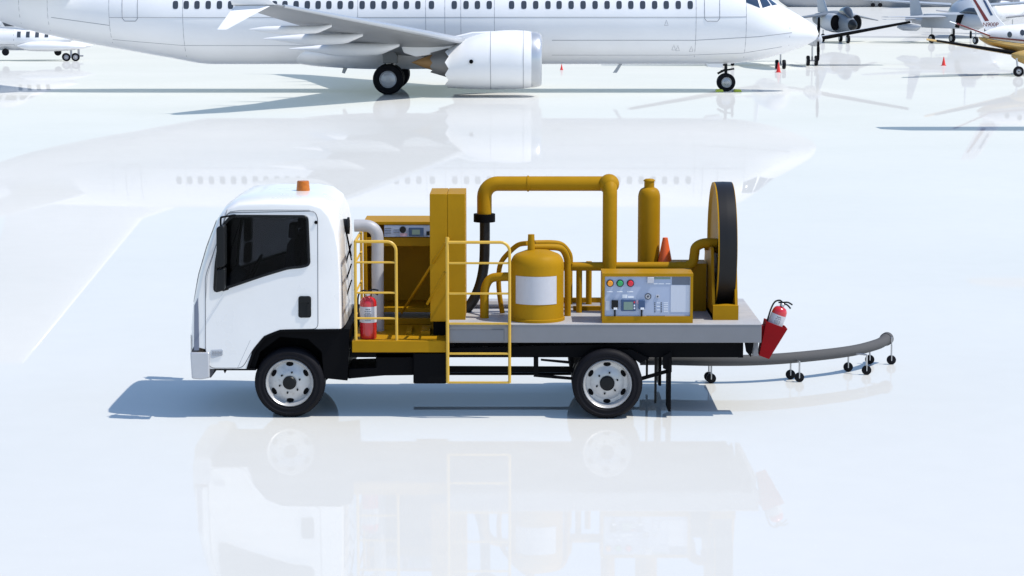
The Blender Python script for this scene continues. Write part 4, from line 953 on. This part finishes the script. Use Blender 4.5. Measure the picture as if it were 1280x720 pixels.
for sg in (-1, 1):
    local(Body([(2.7,2.3,1.0,.42),(2.0,2.4,.95,.45),(.5,2.4,.95,.4),(-1.5,2.2,1.2,.2)], sg*.88, 24).mesh(steps=12, cap=False), fj).build('intake', 'plane_grey', fj)
    local(Body([(2.66,2.2,1.1,.34),(2.5,2.2,1.1,.34)], sg*.88, 24).mesh(steps=2), fj).build('intake_mouth', 'black', fj)
    local(wing([((1.0,sg*.9,2.3),3.8,.07),((-2.4,sg*4.2,1.75),1.3,.07)], (0,0,1)), fj).build('wing', 'fgrey', fj)
    local(wing([((-4.5,sg*.4,2.1),1.8,.06),((-6.0,sg*2.1,1.8),.8,.06)], (0,0,1)), fj).build('tailplane', 'fgrey', fj)
local(wing([((-2.8,0,2.4),3.4,.06),((-5.8,0,4.7),1.4,.06)], (0,1,0)), fj).build('tail_fin', 'fblue', fj)
gear(fj, 3.0, .1, .34, 1.0, wd=.22); gear(fj, -1.6, -.75, .34, 1.0, wd=.22); gear(fj, -1.6, .75, .34, 1.0, wd=.22)

# pale fighter with boxy intake
pf = gnd(1188, 54); f2 = craft('fighter_jet', (pf.x, pf.y, 0), math.radians(-66), 'pale grey jet fighter with black boxy intake, left of the striped tail fin', 'jet fighter')
local(Body([(6.5,1.9,1.8,.03),(5.2,2.2,1.5,.3),(3.2,2.5,1.25,.5),(1.0,2.5,1.2,.62),(-2,2.4,1.25,.65),(-4.5,2.2,1.45,.5),(-6,2.1,1.6,.38)], 0, 28).mesh(steps=36), f2).build('fuselage', 'plane_grey', f2, ang=60)
local(Body([(4.6,2.3,2.1,.05),(3.8,2.8,2.1,.28),(2.6,2.9,2.2,.32),(1.2,2.55,2.2,.15)], 0, 20).mesh(steps=12), f2).build('canopy', 'dial', f2)
for sg in (-1, 1):
    mb = MB(); mb.poly([(1.9,sg*.5,1.2),(1.9,sg*1.1,1.25),(2.3,sg*1.1,2.35),(2.5,sg*.5,2.4)], (-4.6,0,0)); local(mb, f2).build('intake', 'plane_grey', f2)
    mb = MB(); mb.poly([(1.93,sg*.56,1.26),(1.93,sg*1.04,1.31),(2.33,sg*1.04,2.29),(2.53,sg*.56,2.34)], (-.02,0,0)); local(mb, f2).build('intake_mouth', 'black', f2)
    local(wing([((1.2,sg*1.0,2.15),4.6,.05),((-2.4,sg*4.4,2.1),1.2,.05)], (0,0,1)), f2).build('wing', 'plane_grey', f2)
    local(wing([((-4.2,sg*.5,1.9),1.9,.05),((-5.7,sg*2.4,1.85),.8,.05)], (0,0,1)), f2).build('tailplane', 'plane_grey', f2)
    local(Body([(.2,1.4,1.35,.02),(-.6,1.55,1.0,.26),(-2.2,1.55,1.0,.26),(-3.2,1.35,1.2,.04)], sg*3.0, 18).mesh(steps=14), f2).build('drop_tank', 'plane_grey', f2)
    gear(f2, -1.2, sg*1.0, .36, 1.5, wd=.22)
local(wing([((-3.9,0,2.1),1.9,.06),((-5.3,0,4.8),.8,.06)], (0,1,0)), f2).build('tail_fin', 'plane_grey', f2)
gear(f2, 3.4, 0, .30, 1.5, wd=.2)

# blue-grey aircraft with broad round body
pf = gnd(1212, 47); f3 = craft('transport_plane', (pf.x, pf.y, 0), math.radians(-100), 'blue grey aircraft with a broad rounded body behind the striped tail fin')
local(Body([(4.6,2.0,1.8,.05),(4.2,2.6,1.25,.8),(3.4,3.2,.9,1.5),(2,3.5,.7,1.9),(-3,3.5,.7,1.9),(-8,3.3,1.6,1.0),(-11,3.1,2.5,.3)], 0, 36).mesh(steps=40), f3).build('fuselage', 'fblue', f3, ang=60)
mb = MB(); mb.prism([(1.5,3.3),(2.6,3.35),(2.2,4.2),(1.0,4.4),(-1,4.2),(-1.5,3.4)], -.6, .6); local(mb, f3).build('cockpit_hump', 'fgrey', f3, bevel=.15)
for sg in (-1, 1):
    local(wing([((.5,sg*1.7,2.9),3.0,.12),((0,sg*9.5,3.4),1.4,.12)], (0,0,1)), f3).build('wing', 'fblue', f3); gear(f3, -.5, sg*1.4, .4, 1.2)
local(wing([((-7.5,0,3.1),3.2,.08),((-10,0,6.8),1.6,.08)], (0,1,0)), f3).build('tail_fin', 'fblue', f3); gear(f3, 3.0, 0, .32, 1.2)

# white and gold twin at the right edge
pg2 = gnd(1273, 96); HG = math.radians(-40)
gt = craft('twin_propeller_plane', (pg2.x+.2, pg2.y+.9, 0), 0, 'white and gold aircraft with round cabin windows and maroon striped tail at the right edge')
yG = pg2.y+2.6
def q3(px, py, Y=yG): return at(px, py, Y)
def sg3(px, t, b, hw): return (q3(px, t).x, q3(px, t).z, q3(px, b).z, hw)
gb = Body([sg3(1226,42.5,44.5,.06),sg3(1232,38.5,48,.22),sg3(1245,34,54,.42),sg3(1262,31,59,.6),sg3(1280,29.5,64,.72),sg3(1310,28,66,.78),sg3(1380,28,66,.78),sg3(1430,36,64,.6),sg3(1470,46,58,.2)], yG, 36)
gb.mesh(steps=50).build('fuselage', 'fblue' if False else 'plane', gt, ang=60)
low = Body([sg3(1224,46,49,.1),sg3(1236,47.5,56.5,.40),sg3(1250,49.5,60,.62),sg3(1270,51,65,.79),sg3(1310,51,68,.84),sg3(1380,51,68,.84),sg3(1440,52,62,.5)], yG, 36)
low.mesh(steps=40).build('painted_belly', 'gold', gt, ang=60)
mb = MB(); gb.patch([(q3(1236,0).x,q3(0,46.3).z),(q3(1300,0).x,q3(0,53).z),(q3(1300,0).x,q3(0,51.3).z),(q3(1236,0).x,q3(0,45).z)], .10, 10, mb=mb); mb.build('cheat_line', 'maroon', gt)
for px, py in ((1259,43),(1274.5,40.5),(1291,39.5)):
    p = q3(px, py); mb = MB(); ring = [gb.side(p.x+math.cos(a)*.12, p.z+math.sin(a)*.155, .01) for a in [2*PI*k/20 for k in range(20)]]; mb.add(ring+[gb.side(p.x, p.z, .015)], [(k, (k+1) % 20, 20) for k in range(20)]); mb.build('round_window', 'dial', gt)
# fin leaning back, with stripes
finp = [q3(1232,38), q3(1258,33), q3(1246,20), q3(1232,-4), q3(1224,-14), q3(1206,-14)]
mb = MB(); mb.poly([Vector((p.x, yG-.05, p.z)) for p in finp], (0,.10,0)); fin = mb.build('tail_fin', 'plane', gt, bevel=.03)
for a_, m_ in (([(1216,0),(1219.5,0),(1236,26),(1231,26.5)],'maroon'), ([(1213,-5),(1216,-5),(1219.5,0),(1216,0)],'maroon'), ([(1228,0),(1231,0),(1241,19),(1238,19.5)],'navy')):
    mb = MB(); mb.poly([Vector((q3(*k).x, yG-.058, q3(*k).z)) for k in a_], (0,.004,0)); mb.build('fin_stripe', m_, fin)
cu = bpy.data.curves.new('registration_text', 'FONT'); cu.body = 'N900P'; cu.size = .30; cu.extrude = .003
to = bpy.data.objects.new('registration_text', cu); C.collection.objects.link(to); to.location = (q3(1228,33).x, yG-.06, q3(0,33).z)
to.rotation_euler = (PI/2, 0, 0); cu.materials.append(M['maroon'])
dg = bpy.context.evaluated_depsgraph_get(); me = bpy.data.meshes.new_from_object(to.evaluated_get(dg)); mw = to.matrix_basis.copy()
bpy.data.objects.remove(to); rt = bpy.data.objects.new('registration_marking', me); C.collection.objects.link(rt); me.transform(mw); rt.parent = fin
# slanting stabiliser and long wing with black boot
def slab(pts, vec, name, m_, par, bevel=.0): mb = MB(); mb.poly(pts, vec); return mb.build(name, m_, par, bevel=bevel)
wing([(q3(1238,45,yG-.3), 1.3, .09), (q3(1187,27,yG-2.4), .7, .09)], (0,.2,1), (.3,.95,0)).build('tailplane', 'plane', gt)
mb = MB(); mb.tube([q3(1237,44.5,yG-.32), q3(1196,29.5,yG-2.1)], .04, 8); mb.build('tailplane_boot', 'maroon', gt)
wr, wt = q3(1285,70,yG-.2), q3(1158,49.5,yG-4.2)
gw = wing([(wr, 2.2, .14), (wt, 1.0, .12)], (0,.1,1), (.25,.97,0)).build('wing', 'gold', gt)
mb = MB(); mb.tube([wt.lerp(wr,.10)+Vector((0,0,.03)), wt.lerp(wr,.88)+Vector((0,-.02,.05))], [.055,.11], 10); mb.build('deicing_boot', 'black', gw)
wing([(q3(1285,70,yG+.2), 2.2, .14), (q3(1400,50,yG+5), 1.0, .12)], (0,.1,1), (.1,1,0)).build('wing', 'gold', gt)
nbz = Body([sg3(1256,66,70,.1),sg3(1264,63,75.5,.35),sg3(1276,61,79.5,.45),sg3(1300,60,80,.45),sg3(1330,64,76,.3)], yG-1.6, 24); nbz.mesh(steps=20).build('engine_nacelle', 'gold', gt, ang=60)
R_ = .27; pw = gnd(1273.5, 96); tyre_wheel(gt, (pw.x, pw.y, R_), R_, .2, .14, holes=0, bolts=0, dish=.02)
mb = MB(); mb.tube([(pw.x, pw.y+.2, R_), (pw.x-.1, pw.y+.2, .95)], .05, 8); mb.build('landing_gear_leg', 'steel', gt)
tyre_wheel(gt, (pw.x+5.5, yG, R_), R_, .2, .14, holes=0, bolts=0, dish=.02); tyre_wheel(gt, (pw.x+2.2, yG+1.8, R_), R_, .2, .14, holes=0, bolts=0, dish=.02, face=1)
mb = MB(); mb.tube([(pw.x+5.5, yG+.1, R_), (pw.x+5.5, yG+.1, 1.1)], .05, 8); mb.tube([(pw.x+2.2, yG+1.7, R_), (pw.x+2.2, yG+1.7, .95)], .05, 8); mb.build('landing_gear_leg', 'steel', gt)

# radial engined plane behind the striped fin
pr_ = gnd(1252, 42); ra = craft('radial_engine_plane', (pr_.x, pr_.y, 0), math.radians(-120), 'white nosed propeller aircraft with grey radial engine right of the striped tail fin')
local(Body([(3.4,2.2,2.0,.05),(3.1,2.75,1.5,.5),(2.4,3.1,1.2,.85),(1,3.2,1.1,.9),(-3,3.0,1.3,.75),(-7,2.7,2.1,.25)], 0, 28).mesh(steps=30), ra).build('fuselage', 'plane', ra, ang=60)
for sg in (-1, 1):
    local(wing([((1.2,sg*.7,1.6),2.4,.12),((.6,sg*6.5,2.2),1.3,.12)], (0,0,1)), ra).build('wing', 'big_grey', ra); gear(ra, .8, sg*1.3, .36, 1.4)
mb = MB(); mb.lathe([(.0001,.4),(.5,.35),(.62,.1),(.62,-.5),(.4,-.8),(.0001,-.9)], (0,0,0), 'X', 18); mb.v = [v+Vector((2.6,0,3.5)) for v in mb.v]; local(mb, ra).build('radial_engine', 'fgrey', ra)
for k in range(9):
    a_ = 2*PI*k/9; mb = MB(); mb.tube([(2.75, .2*math.cos(a_), 3.5+.2*math.sin(a_)), (2.75, .78*math.cos(a_), 3.5+.78*math.sin(a_))], .11, 8); local(mb, ra).build('engine_cylinder', 'pipe_grey', ra)
mb = MB(); mb.lathe([(.0001,-.2),(.18,-.1),(.2,.1),(.0001,.25)], (3.2,0,2.9), 'X', 12); local(mb, ra).build('nose_light', 'dial', ra)
local(wing([((-5.2,0,2.6),2.0,.08),((-6.6,0,4.6),1.0,.08)], (0,1,0)), ra).build('tail_fin', 'plane', ra)

# large grey transport far behind, only its belly in view
YB = gnd(1100, 9.2).y+8
bt = thing('transport_plane', (at(1100,0,YB).x, YB, 0), 'huge grey transport aircraft far behind, only its belly and gear showing along the top edge', 'aircraft')
def q5(px, py): p = at(px, py, YB); return (p.x, p.z)
b0 = q5(1100, 14)[1]; xL_, xR_ = q5(960, 0)[0], q5(1420, 0)[0]
Body([(xL_,4.2,3.8,.2),(xL_+4,5.8,b0+1.0,2.2),(xL_+8,6.6,b0,2.9),(xR_-14,6.6,b0,2.9),(xR_,6.4,4.6,.5)], YB, 40).mesh(steps=30).build('fuselage', 'big_grey', bt, ang=60)
for px in (1066, 1230):
    x, _ = q5(px, 0); Body([(x-1.0,3.3,1.9,.6),(x-.3,3.6,1.6,.95),(x+1.2,3.5,1.7,.85),(x+1.9,3.0,2.1,.4)], YB-5.5, 22).mesh(steps=14).build('engine_nacelle', 'nozzle', bt)
for sg in (-1, 1): wing([((q5(1190,0)[0],YB+sg*2,6.2),9,.1),((q5(1120,0)[0],YB+sg*22,6.6),3,.1)], (0,0,1)).build('wing', 'big_grey', bt)
for px in (1088, 1097, 1262):
    x, _ = q5(px, 0); mb = MB(); mb.tube([(x, YB-3.2, 0), (x, YB-3.2, 3)], .12, 8); mb.build('landing_gear_leg', 'pipe_grey', bt)
    mb = MB(); mb.lathe([(.0001,-.15),(.45,-.15),(.45,.15),(.0001,.15)], (x, YB-3.4, .45), 'Y', 18); mb.build('wheel', 'rubber', bt)

# high-winged aircraft whose wing tip throws the shadow at the right edge
hz = 5.05; gy = gnd(1200, 163).y
tipx = at(1226, -24, gy).x
hw = thing('high_wing_plane', (tipx+11, gy, 0), 'white high winged aircraft just beyond the right edge, its wing shadow lying on the apron', 'aircraft')
wing([((tipx,gy+1.0,hz-.02),1.1,.10),((tipx+.8,gy+1.15,hz),1.9,.11),((tipx+10.5,gy+1.3,hz),2.4,.14)], (0,0,1), (0,-1,0)).build('wing', 'plane', hw)
fb = Body([(-4.5,4.0,3.7,.1),(-3,4.6,3.0,.8),(0,4.8,2.0,1.2),(4,4.8,1.9,1.25),(8,4.2,2.1,1.1),(10.5,3.2,2.6,.2)], 0, 28).mesh(steps=24)
fb.v = [Vector((tipx+11.5+v.y, gy-v.x, v.z)) for v in fb.v]; fb.build('fuselage', 'plane', hw, ang=60)
for dy in (-3, 3):
    mb = MB(); mb.lathe([(.0001,-.15),(.4,-.15),(.4,.15),(.0001,.15)], (tipx+11.5, gy+dy, .4), 'X', 18); mb.build('wheel', 'rubber', hw)
    mb = MB(); mb.tube([(tipx+11.5, gy+dy, .4), (tipx+11.5, gy+dy, 2.4)], .1, 8); mb.build('landing_gear_leg', 'steel', hw)

# ------------------------------------------------------------------ one mesh per separate piece
SPLIT = {'pipe_stand','roof_gutter','spring_bracket','rail_bar','tread_block','rear_strap','seat','reel_stand','cabinet_foot','deck_pipe','side_guard','body_seam','far_window_row','rear_bracket','underbody_rail','return_rail','ladder_return','label_print','console_marking','service_hatch','skin_joint','axle','landing_gear_leg','cabinet_stand','rim_hole','wheel_nut','lens_rib','cowl_joint','selector_knob','steering_wheel','lever','mirror_arm','bumper_bracket'}
RENAME = {'far_window_row': 'window'}
MERGE_OK = {'label_print','skin_joint','lens_rib','landing_gear_leg','steering_wheel','lever','return_rail'}
for o in [q for q in C.collection.objects if q.type == 'MESH' and q.name.split('.')[0] in SPLIT-MERGE_OK]:
    me = o.data; n_ = len(me.vertices); par = list(range(n_))
    def find(a):
        while par[a] != a: par[a] = par[par[a]]; a = par[a]
        return a
    for e in me.edges:
        a, b = find(e.vertices[0]), find(e.vertices[1])
        if a != b: par[a] = b
    comps = {}
    for v in range(n_): comps.setdefault(find(v), []).append(v)
    if len(comps) < 2: continue
    nm = o.name.split('.')[0]; nm = RENAME.get(nm, nm); first = True
    for c in comps.values():
        ix = {v: i for i, v in enumerate(c)}
        m2 = bpy.data.meshes.new(nm)
        m2.from_pydata([tuple(me.vertices[v].co) for v in c], [], [[ix[v] for v in p.vertices] for p in me.polygons if p.vertices[0] in ix])
        m2.polygons.foreach_set('use_smooth', [True]*len(m2.polygons)); m2.set_sharp_from_angle(angle=math.radians(35))
        m2.materials.append(me.materials[0])
        d = o.copy(); d.data = m2; d.name = nm; C.collection.objects.link(d)
    bpy.data.objects.remove(o)
